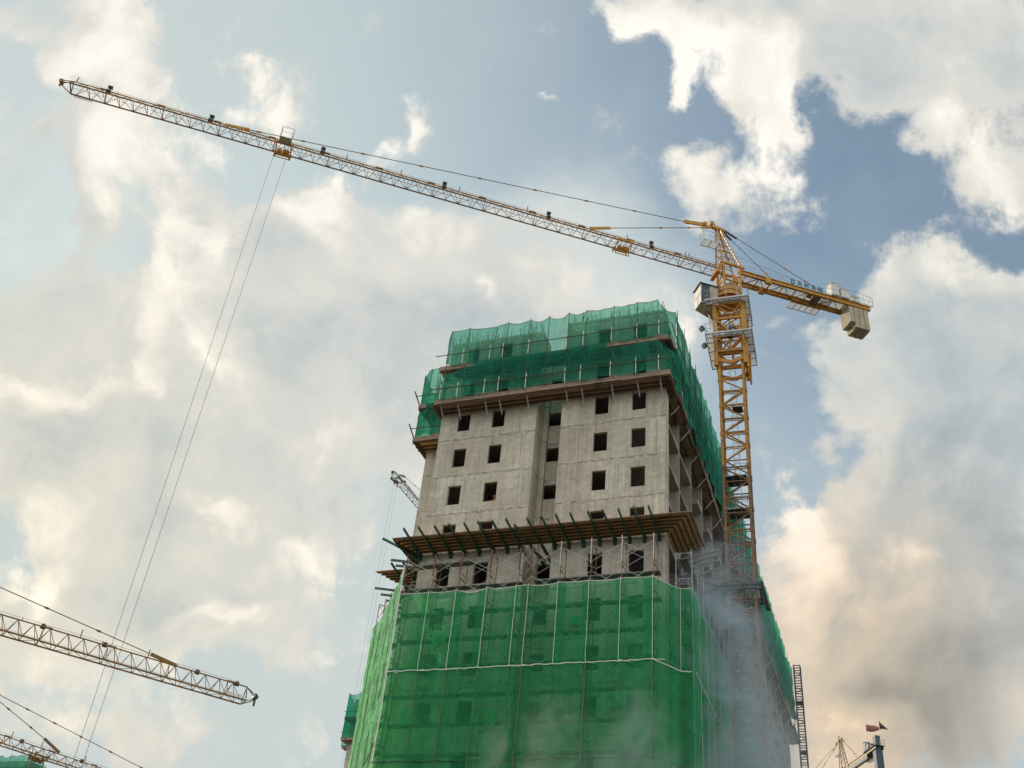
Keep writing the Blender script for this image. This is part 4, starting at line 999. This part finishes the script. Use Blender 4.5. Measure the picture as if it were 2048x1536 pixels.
M['old_mast'] = paint('rust_and_haze_mast', (.235, .125, .045), (.15, .085, .05), .65, 0, 1.1, .1, 1.0, (.12, .07, .045))  # older rusty sections, browned further: dulling by smoke is put into the colour
M['rust_dark'] = paint('weathered_dark_steel', (.15, .11, .075), None, .7)
# the main crane -------------------------------------------------
AZ = R(35.7); ZB = 60.30
mainc, L, a, n, hb = crane('big yellow tower crane, long jib across the sky, mast right of the netted tower', (-8.4, 62.0), AZ, ZB, 51.05, 12.4, dict(
    full=True, split=41.75, mast_top=52.0, zoff=2.70, sec=2.46, mang=R(3), lamps=(-48.6, -41.3, -33.0, -23.6, -15.2, -6.6), apex=65.45, ta=-.85, block_low=57.97,
    pend=((-3.75, 65.05, -39.6, 61.16, 'pulley', (.12, .235, .355, .48, .61, .735, .86, .95)), (-2.2, 64.9, -11.1, 61.45, '', (.12, .40, .93))),
    trolleys=((-35.75, True, 9.0), (-9.0, False, None)), stubs=(-50.9, -31.2, -27.0, -22.4, -16.9, -8.6, -3.6, -3.3), head_base=61.1))
# letters on the near side of the counter-jib
GL = {'D': [((0, 0), (0, 1)), ((0, 1), (.45, 1)), ((.45, 1), (.6, .8)), ((.6, .8), (.6, .2)), ((.6, .2), (.45, 0)), ((.45, 0), (0, 0))],
      'A': [((0, 0), (.2, .98)), ((.2, .98), (.42, .98)), ((.42, .98), (.62, 0)), ((.1, .4), (.52, .4))],
      'H': [((0, 0), (0, 1)), ((.6, 0), (.6, 1)), ((0, .5), (.6, .5))], 'N': [((0, 0), (0, 1)), ((0, 1), (.6, 0)), ((.6, 0), (.6, 1))]}
cjo = [c for c in mainc.children if c.name.startswith('counter_jib')][0]
for i, chx in enumerate('DAHAN'):
    b = MB(); t0 = 5.32 + i * .62; s = .42; z0 = ZB + .46
    for (p, q) in GL[chx]:
        P = L(t0 + p[0] * s, -.68, z0 + p[1] * s); Q = L(t0 + q[0] * s, -.68, z0 + q[1] * s); e = (Q - P).normalized() * .03
        b.bar(P - e, Q + e, .03, .115, n.cross(Q - P))
    b.build('sign_letter', M['teal'], cjo)
# cab
ct = [(-2.55, -.40), (-1.08, -.40), (-1.08, .76), (-2.55, .76)]
Z0, Z1 = 56.35, 58.2
b = MB(); b.hexa([L(t_, o_, z_) for z_ in (Z0, Z1) for (t_, o_) in ct])
cab = b.build('cab', M['cab_white'], mainc)
b = MB(); b.hexa([L(t_, o_, z_) for z_ in (Z1 + .002, Z1 + .09) for (t_, o_) in ((-2.66, -.5), (-1.0, -.5), (-1.0, .86), (-2.66, .86))]); b.build('cab_roof', M['darkmetal'], cab)
b = MB(); b.hexa([L(t_, o_, z_) for z_ in (Z0 + .08, Z1 - .03) for (t_, o_) in ((-2.50, -.43), (-1.82, -.43), (-1.82, -.404), (-2.50, -.404))]); b.build('cab_window', M['blue'], cab)
b = MB(); b.hexa([L(t_, o_, z_) for z_ in (Z0 + .05, Z1 - .03) for (t_, o_) in ((-1.80, -.43), (-1.1, -.43), (-1.1, -.404), (-1.80, -.404))]); b.build('cab_door', M['cab_tan'], cab)
b = MB(); b.hexa([L(-2.5, -.38, Z0 - .003), L(-1.1, -.38, Z0 - .003), L(-1.1, .74, Z0 - .003), L(-2.5, .74, Z0 - .003)][::-1] + [L(-2.0, -.15, Z0 - .45), L(-1.1, -.15, Z0 - .85), L(-1.1, .5, Z0 - .85), L(-2.0, .5, Z0 - .45)][::-1]); b.build('cab_bracket', M['brown_plate'], cab)
b = MB(); b.bar(L(-2.56, -.30, 57.32), L(-2.56, .66, 57.32), .03, .04); b.bar(L(-2.56, .18, 56.4), L(-2.56, .18, 57.3), .03, .03); railing(b, [L(-2.6, -.46, Z0 + .05), L(-1.6, -.46, Z0 + .05)], .95, .02, .5); b.build('cab_trim', M['galv'], cab)
# climbing frame, platforms
CX, CY = -8.35, 62.0
cf = MB(); e3 = R(3); ex = Vector((math.cos(e3), math.sin(e3), 0)); ey = Vector((-ex.y, ex.x, 0)); hw = 1.06
P = lambda i, j, z: Vector((CX, CY, 0)) + ex * (hw * i) + ey * (hw * j) + Vector((0, 0, z))
for i in (-1, 1):
    for j in (-1, 1): cf.bar(P(i, j, 50.4), P(i, j, 57.0), .30, .24, ey)
for z, ww in ((56.9, .34), (54.9, .22), (53.1, .16), (51.75, .26)):
    for (p, q) in (((-1, -1), (1, -1)), ((1, -1), (1, 1)), ((1, 1), (-1, 1)), ((-1, 1), (-1, -1))): cf.bar(P(*p, z), P(*q, z), .14, ww)
for (p, q) in (((-1, -1), (1, -1)), ((1, -1), (1, 1)), ((1, 1), (-1, 1)), ((-1, 1), (-1, -1))):
    m_ = lambda z, f: P(*p, z).lerp(P(*q, z), f)
    cf.bar(m_(56.3, .05), m_(55.2, .5), .16, .12); cf.bar(m_(54.8, .05), m_(53.6, .5), .16, .12); cf.bar(m_(56.3, .95), m_(54.9, .5), .10, .10); cf.bar(m_(53.4, .95), m_(54.6, .5), .10, .10)
    cf.bar(m_(53.0, .08), m_(51.9, .5), .10, .10); cf.bar(m_(53.0, .92), m_(51.9, .5), .10, .10); cf.bar(m_(53.0, .5), m_(51.8, .5), .16, .10)
    cf.bar(m_(51.0, 0), m_(50.6, .5), .12, .30); cf.bar(m_(50.6, .5), m_(51.0, 1), .12, .30)
cf.bar(P(1.16, -1, 57), P(1.16, -1, 50.0), .14); cf.bar(P(1.16, 1, 57), P(1.16, 1, 50.0), .14)
lattice_mast(cf, CX, CY, 1.86, 52.0, 57.3, 2.46, e3, .16, .085, .6)
cage = cf.build('climbing_frame', M['yellow'], mainc)
for nm, z, x0, x1, y0, y1, xr in (('climbing_platform', 52.75, -1.72, 1.66, -2.0, 2.3, 1.1), ('slewing_platform', 56.35, -1.75, 1.55, -1.75, 1.9, .98)):
    pb = MB(); pf = MB(); c = Vector((CX, CY, z)); Q = lambda x, y, dz=0: c + ex * x + ey * y + Vector((0, 0, dz))
    grate_panel(pb, pf, Q(x0 + .58, y0), ex * (xr - x0 - .6), ey * .30, 5, 1, .05); grate_panel(pb, pf, Q(x0 + .58, y1 - .3), ex * (xr - x0 - .6), ey * .3, 5, 1, .05)
    if z < 55: grate_panel(pb, pf, Q(x0, y0), ex * .55, ey * (y1 - y0), 1, 4, .06)
    grate_panel(pb, pf, Q(xr, y0), ex * (x1 - xr), ey * (y1 - y0), 1, 5, .06)
    pf.bar(Q(x0, y0 - .03, .02), Q(x1, y0 - .03, .02), .06, .12); pf.bar(Q(x0, y0 + .34, -.12), Q(x1, y0 + .34, -.12), .05, .06)
    railing(pf, [Q(x0, y0), Q(x0, y1), Q(x1, y1), Q(x1, y0), Q(x0, y0)], 1.0, .018, .9)
    p_ = pb.build(nm, M['mesh_white'], cage); pf.build('railing', M['galv'], p_)
# ladder way down from the cab to the climbing frame
pb = MB(); pf = MB(); c = Vector((CX, CY, 0)); o0 = c + ex * -1.55 + ey * -.9 + Vector((0, 0, 55.6)); grate_panel(pb, pf, o0, ey * .6, ex * .55 + Vector((0, 0, -1.9)), 1, 4, .05)
s_ = pb.build('stair', M['mesh_white'], cage); pf.build('stair_frame', M['galv'], s_)
for (x, y, z) in ((-10.22, 60.0, 53.4), (-10.12, 60.4, 52.05)):
    b = MB(); c = Vector((x, y, z)); e = Vector((-.7, -.5, -.5)).normalized(); b.bar(c - e * .12, c + e * .14, .36, .32); b.tube(c, c + Vector((.4, .3, -.1)), .025, 5); b.build('floodlight', M['darkmetal'], mainc)
b = MB(); b.box(-8.45, -8.05, 60.55, 60.95, 52.85, 53.45); b.tube((-8.25, 60.75, 53.45), (-8.2, 60.75, 53.85), .16, 10); b.tube((-8.2, 60.75, 53.85), (-8.2, 60.75, 53.98), .10, 10); b.build('hydraulic_pump', M['blue'], cage)
MB().box(-8.55, -7.85, 61.2, 61.9, 58.0, 58.75).build('slewing_motor', M['brown_plate'], mainc)
# ladder and rest platforms in the mast
b = MB(); 
for s in (-.19, .19): b.tube((-8.42 + s, 62.45, 1), (-8.42 + s, 62.45, 51), .018, 4)
for i in range(150): b.tube((-8.61, 62.45, 1.2 + i * .33), (-8.23, 62.45, 1.2 + i * .33), .012, 4)
for i in range(60):
    z = 3 + .82 * i; b.path([(-8.61, 62.45, z), (-8.72, 62.1, z), (-8.42, 61.85, z), (-8.12, 62.1, z), (-8.23, 62.45, z)], .010, 4)
b.build('ladder', M['galv'], mainc)
for (x0, x1, y0, y1, z) in ((-8.45, -7.75, 61.5, 62.3, 46.9), (-9.1, -7.7, 61.3, 62.7, 38.4), (-9.1, -7.7, 61.3, 62.7, 41.0), (-9.1, -7.7, 61.3, 62.7, 30.2)):
    pb = MB(); pf = MB(); grate_panel(pb, pf, (x0, y0, z), (x1 - x0, 0, 0), (0, y1 - y0, 0), 3, 2, .05); pb.build('rest_platform', M['darkmetal'], mainc); 
    if z < 45: railing(pf, [(x0, y0, z), (x1, y0, z)], .9, .018, .7); pf.build('platform_rail', M['galv'], mainc)
# tie to the building
tf = MB()
for z in (32.6, 32.3):
    for (p, q) in (((-9.6, 60.8), (-7.2, 60.9)), ((-7.2, 60.9), (-7.3, 63.2)), ((-7.3, 63.2), (-9.7, 63.1)), ((-9.7, 63.1), (-9.6, 60.8))): tf.bar((*p, z), (*q, z), .14, .16)
tf.bar((-9.6, 60.8, 32.5), (-11.9, 58.9, 32.5), .12, .14); tf.bar((-9.6, 63.0, 32.5), (-11.9, 63.6, 32.5), .12, .14); tf.bar((-7.3, 60.9, 32.5), (-11.9, 63.3, 32.4), .10, .12)
tf.build('tie_frame', M['darkmetal'], mainc)
b = MB(); b.hexa([(-7.15, 60.85, 32.7), (-7.0, 60.85, 32.7), (-6.75, 61.6, 31.2), (-7.0, 61.6, 31.25), (-7.15, 61.9, 32.75), (-7.0, 61.9, 32.75), (-6.72, 62.1, 31.2), (-7.0, 62.1, 31.25)]); b.build('tarpaulin', M['black'], mainc)

# the other cranes -------------------------------------------------
def unit(x, y): l = math.hypot(x, y); return x / l, y / l
aB = unit(.617, .787); pB = (-42.3776, 56.8487)
bB = (pB[0] - 36 * aB[0], pB[1] - 36 * aB[1])
crane('yellow tower crane at the left whose jib points right and ends under the clouds', bB, math.atan2(-aB[1], -aB[0]), 25.15, 37.9, 11, dict(w=.98, h=1.06, apex=30.6, ta=-1.0,
      lamps=(-20.2, -24.3, -28.2, -34.4, -37.2), pend=((-2.2, 30.3, -32.2, 26.35, 'pulley', (.05, .16, .27, .38, .50, .615, .73, .845)),), trolleys=((-14, False, None),), stubs=(-26.6, -31.0), mast_top=22.5))
aC = unit(.381, .925); pC = (-69.41, 67.48)
bC = (pC[0] - 4.4 * aC[0], pC[1] - 4.4 * aC[1])
crane('yellow tower crane at the lower left corner with two bars sloping to its jib', bC, math.atan2(-aC[1], -aC[0]), 25.95, 46, 11, dict(w=.85, h=.70, apex=29.8, ta=-.75,
      lamps=(-5.6, -11.2, -18), pend=((-2.4, 29.55, -24.5, 26.8, '', (.12, .24, .36, .5, .65, .8)), (-1.9, 29.3, -8.3, 27.1, '', (.25, .62))), trolleys=((-7.4, True, None),), stubs=(-4.6, -7.3, -11.4), mast_top=23))
bD = (-61.0, 156.8)
crane('distant tower crane whose jib tip pokes out behind the left of the netted tower', bD, math.atan2(.999, .044), 78.7, 45.2, 11, dict(mat=M['rust_dark'], w=1.0, h=.9, apex=86, lamps=(-42.5,),
      pend=((-2.5, 85.6, -43.4, 80.4, '', (.3, .6, .9)),), trolleys=((-44.6, False, 12.0),), mast_top=76))
aE = unit(.46815, -.88365)
craneE, LE, aE_, nE, _ = crane('distant tower crane at the lower right with blue grey counterweights turned this way', (-9.6, 179.2), math.atan2(aE[1], aE[0]), 58.0, 40, 13.3, dict(w=1.1, h=.8, apex=63.7, ta=-.3,
      blocks=3, block_low=53.2, block_up=1.9, block_t=1.0, block_w=.55, pend=((-3.6, 62.9, -34, 58.9, 'pulley', (.2, .5)), (-3.0, 62.6, -16, 59.0, '', (.3, .6))), trolleys=(), mast_top=55, cpt=(5.0, 7.2)))
b = MB(); b.hexa([LE(t_, o_, z_) for z_ in (57.15, 57.85) for (t_, o_) in ((2.5, -.80), (10.5, -.80), (10.5, -.74), (2.5, -.74))]); pn_ = b.build('sign_panel', M['steelblue'], craneE)
b = MB()
for i in range(9): b.bar(LE(4.0 + i * .62, -.82, 57.35), LE(4.25 + i * .62 + (.1 if i % 3 else 0), -.82, 57.62), .02, .14)
b.build('white_marks', M['tape'], pn_)

# ------------------------------------------------------------------ flags on the distant crane
def flag(label, t, z0, z1, col, shape):
    m = paint('flag_cloth', col, None, .8)
    p = LE(t, 0, z0); T = thing('flag', label, 'flag', p, None)
    MB().tube(p, LE(t, 0, z1), .03, 5).build('flag_pole', M['galv'], T)
    v = MB(); rt = RIGHT.copy(); rt.z = 0; rt.normalize(); k = 10; rows = []
    for i in range(k + 1):
        f = i / k; w0, d0, hh = shape(f)
        c = Vector((p.x, p.y, z1)) + rt * w0 + Vector((0, math.sin(f * 7) * .12, d0)); rows.append((c, c - Vector((0, 0, hh))))
    for (a_, b_), (c_, d_) in zip(rows, rows[1:]): v.quad(b_, d_, c_, a_)
    o = v.build('flag_cloth', m, T, smooth=True); so = o.modifiers.new('thick', 'SOLIDIFY'); so.thickness = .012
flag('wide red flag flying straight out on the distant crane', 9.6, 59.0, 62.85, (.30, .13, .10), lambda f: (2.3 * f, -.12 * f - .25 * f ** 3, 1.05 - .75 * max(0, f - .5) - .45 * f ** 3))
flag('small dark flag drooping beside the wide red one on the distant crane', 14.0, 58.2, 62.0, (.10, .055, .06), lambda f: (1.25 * f, -.95 * math.sin(f * 1.4) - .25 * f * f, 1.05 * (1 - f) + .10))

# ------------------------------------------------------------------ worker in a window opening
def worker():
    fx, fy, fz = -23.55, 55.62, 36.15
    T = thing('person', 'worker with a reddish hood leaning in an empty window of the concrete front', 'person', (fx, fy, fz))
    me = bpy.data.meshes.new('body'); V = []; E_ = []; Rr = []
    def add(p, r, par=None):
        V.append(p); Rr.append(r)
        if par is not None: E_.append((par, len(V) - 1))
        return len(V) - 1
    pel = add((0, .1, .55), .15); sp = add((0, .03, .78), .13, pel); ch = add((0, -.05, 1.0), .15, sp); nk = add((0, -.10, 1.16), .06, ch); hd0 = add((0, -.13, 1.26), .085, nk); hd1 = add((0, -.14, 1.36), .07, hd0)
    for s in (-1, 1):
        sh = add((s * .17, -.06, 1.07), .07, ch); el = add((s * .25, -.20, .86), .045, sh); wr = add((s * .12, -.42, .80), .032, el); add((s * .10, -.50, .80), .03, wr)
        hp = add((s * .10, .1, .50), .10, pel); kn = add((s * .13, -.20, .42), .07, hp); an = add((s * .13, .05, .08), .045, kn); add((s * .13, -.12, .04), .045, an)
    me.from_pydata(V, E_, []); me.update()
    o = bpy.data.objects.new('body', me); COL.objects.link(o); o.parent = T
    md = o.modifiers.new('skin', 'SKIN')
    for i, sv in enumerate(me.skin_vertices[0].data): sv.radius = (Rr[i], Rr[i]); sv.use_root = (i == 0)
    sd = o.modifiers.new('sub', 'SUBSURF'); sd.levels = 2; sd.render_levels = 2
    me.materials.append(paint('worker_clothes', (.34, .12, .07), (.22, .08, .05), .8))
    for f_, nm, mt in (((0, -.20, 1.27, .078), 'face', paint('skin', (.33, .18, .11), None, .6)), ((0, -.12, 1.31, .118), 'hood', paint('hood_cloth', (.42, .15, .095), None, .85))):
        bm = bmesh.new(); bmesh.ops.create_uvsphere(bm, u_segments=16, v_segments=12, radius=f_[3])
        for v in bm.verts: v.co.z *= 1.2
        m2 = bpy.data.meshes.new(nm); bm.to_mesh(m2); bm.free(); m2.materials.append(mt)
        for p_ in m2.polygons: p_.use_smooth = True
        q = bpy.data.objects.new(nm, m2); COL.objects.link(q); q.parent = T; q.location = f_[:3]
    b = MB()
    for s in (-1, 1): b.v += []; b.tube((fx + s * .03, fy - .275, fz + 1.29), (fx + s * .03, fy - .283, fz + 1.29), .009, 8)
    b.tube((fx, fy - .27, fz + 1.28), (fx, fy - .305, fz + 1.25), .008, 6, .014); b.tube((fx - .02, fy - .274, fz + 1.215), (fx + .02, fy - .274, fz + 1.215), .006, 6)
    b.build('face_feature', M['black'], T)
worker()

# ------------------------------------------------------------------ hoist mast behind the tower
def hoist():
    T = thing('hoist_mast', 'dark slim lattice hoist mast standing alone right of the netted tower', 'hoist mast', (-8.46, 97, 0))
    b = MB(); w = .30
    for i in (-1, 1):
        for j in (-1, 1): b.bar((-8.46 + i * w, 97 + j * w, 0), (-8.46 + i * w, 97 + j * w, 42.1), .085, .085)
    rails = b.build('mast_post', M['steelblue'], T)
    for k in range(28):
        z = 42.05 - 1.508 * k
        if z < .5: break
        b = MB()
        for dz in (0, -.50, -1.0):
            for (p, q) in (((-1, -1), (1, -1)), ((1, -1), (1, 1)), ((1, 1), (-1, 1)), ((-1, 1), (-1, -1))):
                b.bar((-8.46 + p[0] * w, 97 + p[1] * w, z + dz), (-8.46 + q[0] * w, 97 + q[1] * w, z + dz), .06, .075)
                if dz == -1.0: b.bar((-8.46 + p[0] * w, 97 + p[1] * w, z - .5), (-8.46 + q[0] * w, 97 + q[1] * w, z - 1.0), .035, .035)
        if k % 3 == 2: b.box(-8.74, -8.18, 96.72, 97.28, z - .62, z - .38)
        b.build('mast_section', M['steelblue'], T)
hoist()

# ------------------------------------------------------------------ other blocks
def small_tower(label, x, y, w, dep, top, back):
    T = thing('unfinished_tower', label, 'building', (x, y, 0))
    us = [0] + [c for k in range(int(w // 3.2)) for c in (1.0 + 3.2 * k, 2.0 + 3.2 * k)] + [w]; z_ = sorted({0.0, top} | {f + q for f in [top - 3 * k - 3 for k in range(1, int(top // 3))] for q in (.75, 2.2)})
    def hz(z):
        return any(f + .75 < z < f + 2.2 for f in [top - 3 * k - 3 for k in range(1, int(top // 3))])
    MB().wall((x, y, 0), (1, 0, 0), (0, -1, 0), .25, us, z_, lambda u, z: hz(z) and any(1.0 + 3.2 * k < u < 2.0 + 3.2 * k for k in range(int(w // 3.2)))).build('front_wall', M['conc'], T)
    b = MB(); b.box(x, x + .25, y + .252, y + dep, 0, top); b.box(x + w - .25, x + w, y + .252, y + dep, 0, top); b.box(x + .252, x + w - .252, y + dep - .25, y + dep, 0, top); b.build('side_wall', M['conc'], T)
    MB().box(x + .26, x + w - .26, y + 3, y + dep - .3, 0, top - .3).build('core_wall', M['conc2'], T)
    if back: MB().box(x - 1.6, x - .002, y + 3.5, y + dep, 0, top - .2).build('wing_wall', M['conc'], T)
    for z in (top - 6.6, top - 3.5):
        lip = MB(); lip.bar((x - .6, y - 1.3, z + .2), (x + w + .6, y - 1.3, z + .2), .06, .42); lip.bar((x - .6, y - 1.3, z + .2), (x - .6, y + 3, z + .2), .06, .42)
        lip.box(x - .6, x + w + .6, y - 1.26, y - .01, z + .02, z + .08); lip.bar((x - .9, y - 1.3, z + 1.2), (x + w + .6, y - 1.3, z + 1.2), .07, .07)
        if back: lip.bar((x - 2.2, y + 2.2, z + .2), (x - .02, y + 2.2, z + .2), .06, .42); lip.box(x - 2.2, x - .02, y + 2.24, y + 3.49, z + .02, z + .08); lip.bar((x - 2.5, y + 2.2, z + 1.2), (x - .1, y + 2.2, z + 1.2), .07, .07)
        lip.build('work_platform', M['lip'], T)
    st = ([(x - 2.2, y + 2.1, top - .3, top - 6.3), (x - 1.2, y + 2.1, top - .1, top - 6.3), (x - .65, y + 2.0, top - .2, top - 6.3)] if back else [(x - .6, y + 3, top + .1, top - 6.2)]) + [(x - .5 + k * 2.0, y - 1.36, top + .5, top - 6.2) for k in range(int((w + 1) / 2.0) + 1)]
    if not back: st += [(x + w + .55, y - 1.0, top + .5, top - 6), (x + w + .6, y + 2.2, top + .3, top - 6), (x + w + .6, y + 6, top + .2, top - 6)]
    nn, tops = net_sheet('net', st, M['net_up'], T, 6, 14, .4, .08, .12, x)
    edge_rope(tops, .03, M['pole'], T)
    pb = MB()
    for (px, py, pz, _) in st[::2]: pb.tube((px, py - .05, pz - 6), (px, py - .05, pz + .25), .04, 5)
    pb.build('net_pole', M['pole'], T)
    r_ = MB()
    for i in range(60): q = x + rnd.uniform(0, w); r_.tube((q, y + .1, top - .1), (q + rnd.uniform(-.1, .1), y + .1, top + rnd.uniform(.4, 1.4)), .02, 4)
    tag(r_.build('rebar', M['rebar'], T), kind='stuff')
small_tower('distant concrete tower with green netted top just left of the bright net strip', -77.8, 138.5, 16, 30, 57.2, True)
small_tower('distant building of which only a green netted roof corner shows in the lower left corner', -158.0, 140, 20.5, 20, 49.5, False)

# ------------------------------------------------------------------ smoke drifting past the right side
def smoke(label, c, r, dens, col, scale, thr, seed, rot=0.0):
    bm = bmesh.new(); bmesh.ops.create_icosphere(bm, subdivisions=3, radius=1.0)
    me = bpy.data.meshes.new('smoke'); bm.to_mesh(me); bm.free()
    o = bpy.data.objects.new('smoke', me); COL.objects.link(o); o.location = c; o.scale = r; o.rotation_euler = (0, rot, 0)
    m = bpy.data.materials.new('smoke'); m.use_nodes = True; t = NT(m.node_tree); t.n.remove(m.node_tree.nodes['Principled BSDF']); out = m.node_tree.nodes['Material Output']
    pv = t.add('ShaderNodeVolumePrincipled'); pv.inputs['Color'].default_value = (*col, 1); pv.inputs['Anisotropy'].default_value = .25
    tc_ = t.add('ShaderNodeTexCoord'); ob = tc_.outputs['Object']; pos = t.add('ShaderNodeNewGeometry').outputs['Position']
    fall = t.rng(t.math('ADD', t.vec('LENGTH', ob), t.math('MULTIPLY', t.math('SUBTRACT', t.noise(pos, scale * 1.7, 3, .6), .5), .7)), .92, .05)
    nz = t.noise(t.vec('ADD', pos, (seed, seed * 2, -seed)), scale, 5, .62, .9)
    dn = t.math('MULTIPLY', t.math('MULTIPLY', fall, t.rng(nz, thr, thr + .26)), dens)
    t.l.new(dn, pv.inputs['Density']); t.l.new(pv.outputs[0], out.inputs['Volume'])
    me.materials.append(m); tag(o, label, 'smoke', 'smoke plumes', 'stuff')
    return o
smoke('blue smoke drifting along the right side under the canopy', (-8.9, 57.5, 26.5), (3.7, 5.4, 10.4), .58, (.70, .84, .95), .30, .42, 3.0)
smoke('thin blue smoke low along the right side net', (-8.8, 58.0, 17.5), (4.8, 6.2, 8.0), .42, (.72, .86, .92), .30, .40, 17.0)
smoke('soft grey smoke veil over the foot of the big crane mast', (-7.3, 57.6, 19.5), (3.6, 3.8, 9.5), .30, (.74, .84, .90), .16, .22, 41.0)
smoke('pale smoke wisp in front of the big green net', (-17.6, 50.7, 17.8), (4.4, 1.7, 5.6), .60, (.93, .95, .86), .34, .40, 9.0, .25)
smoke('pale smoke wisp low before the right corner of the big green net', (-12.0, 51.2, 17.2), (4.4, 1.9, 6.6), .50, (.85, .94, .92), .30, .38, 29.0, -.2)
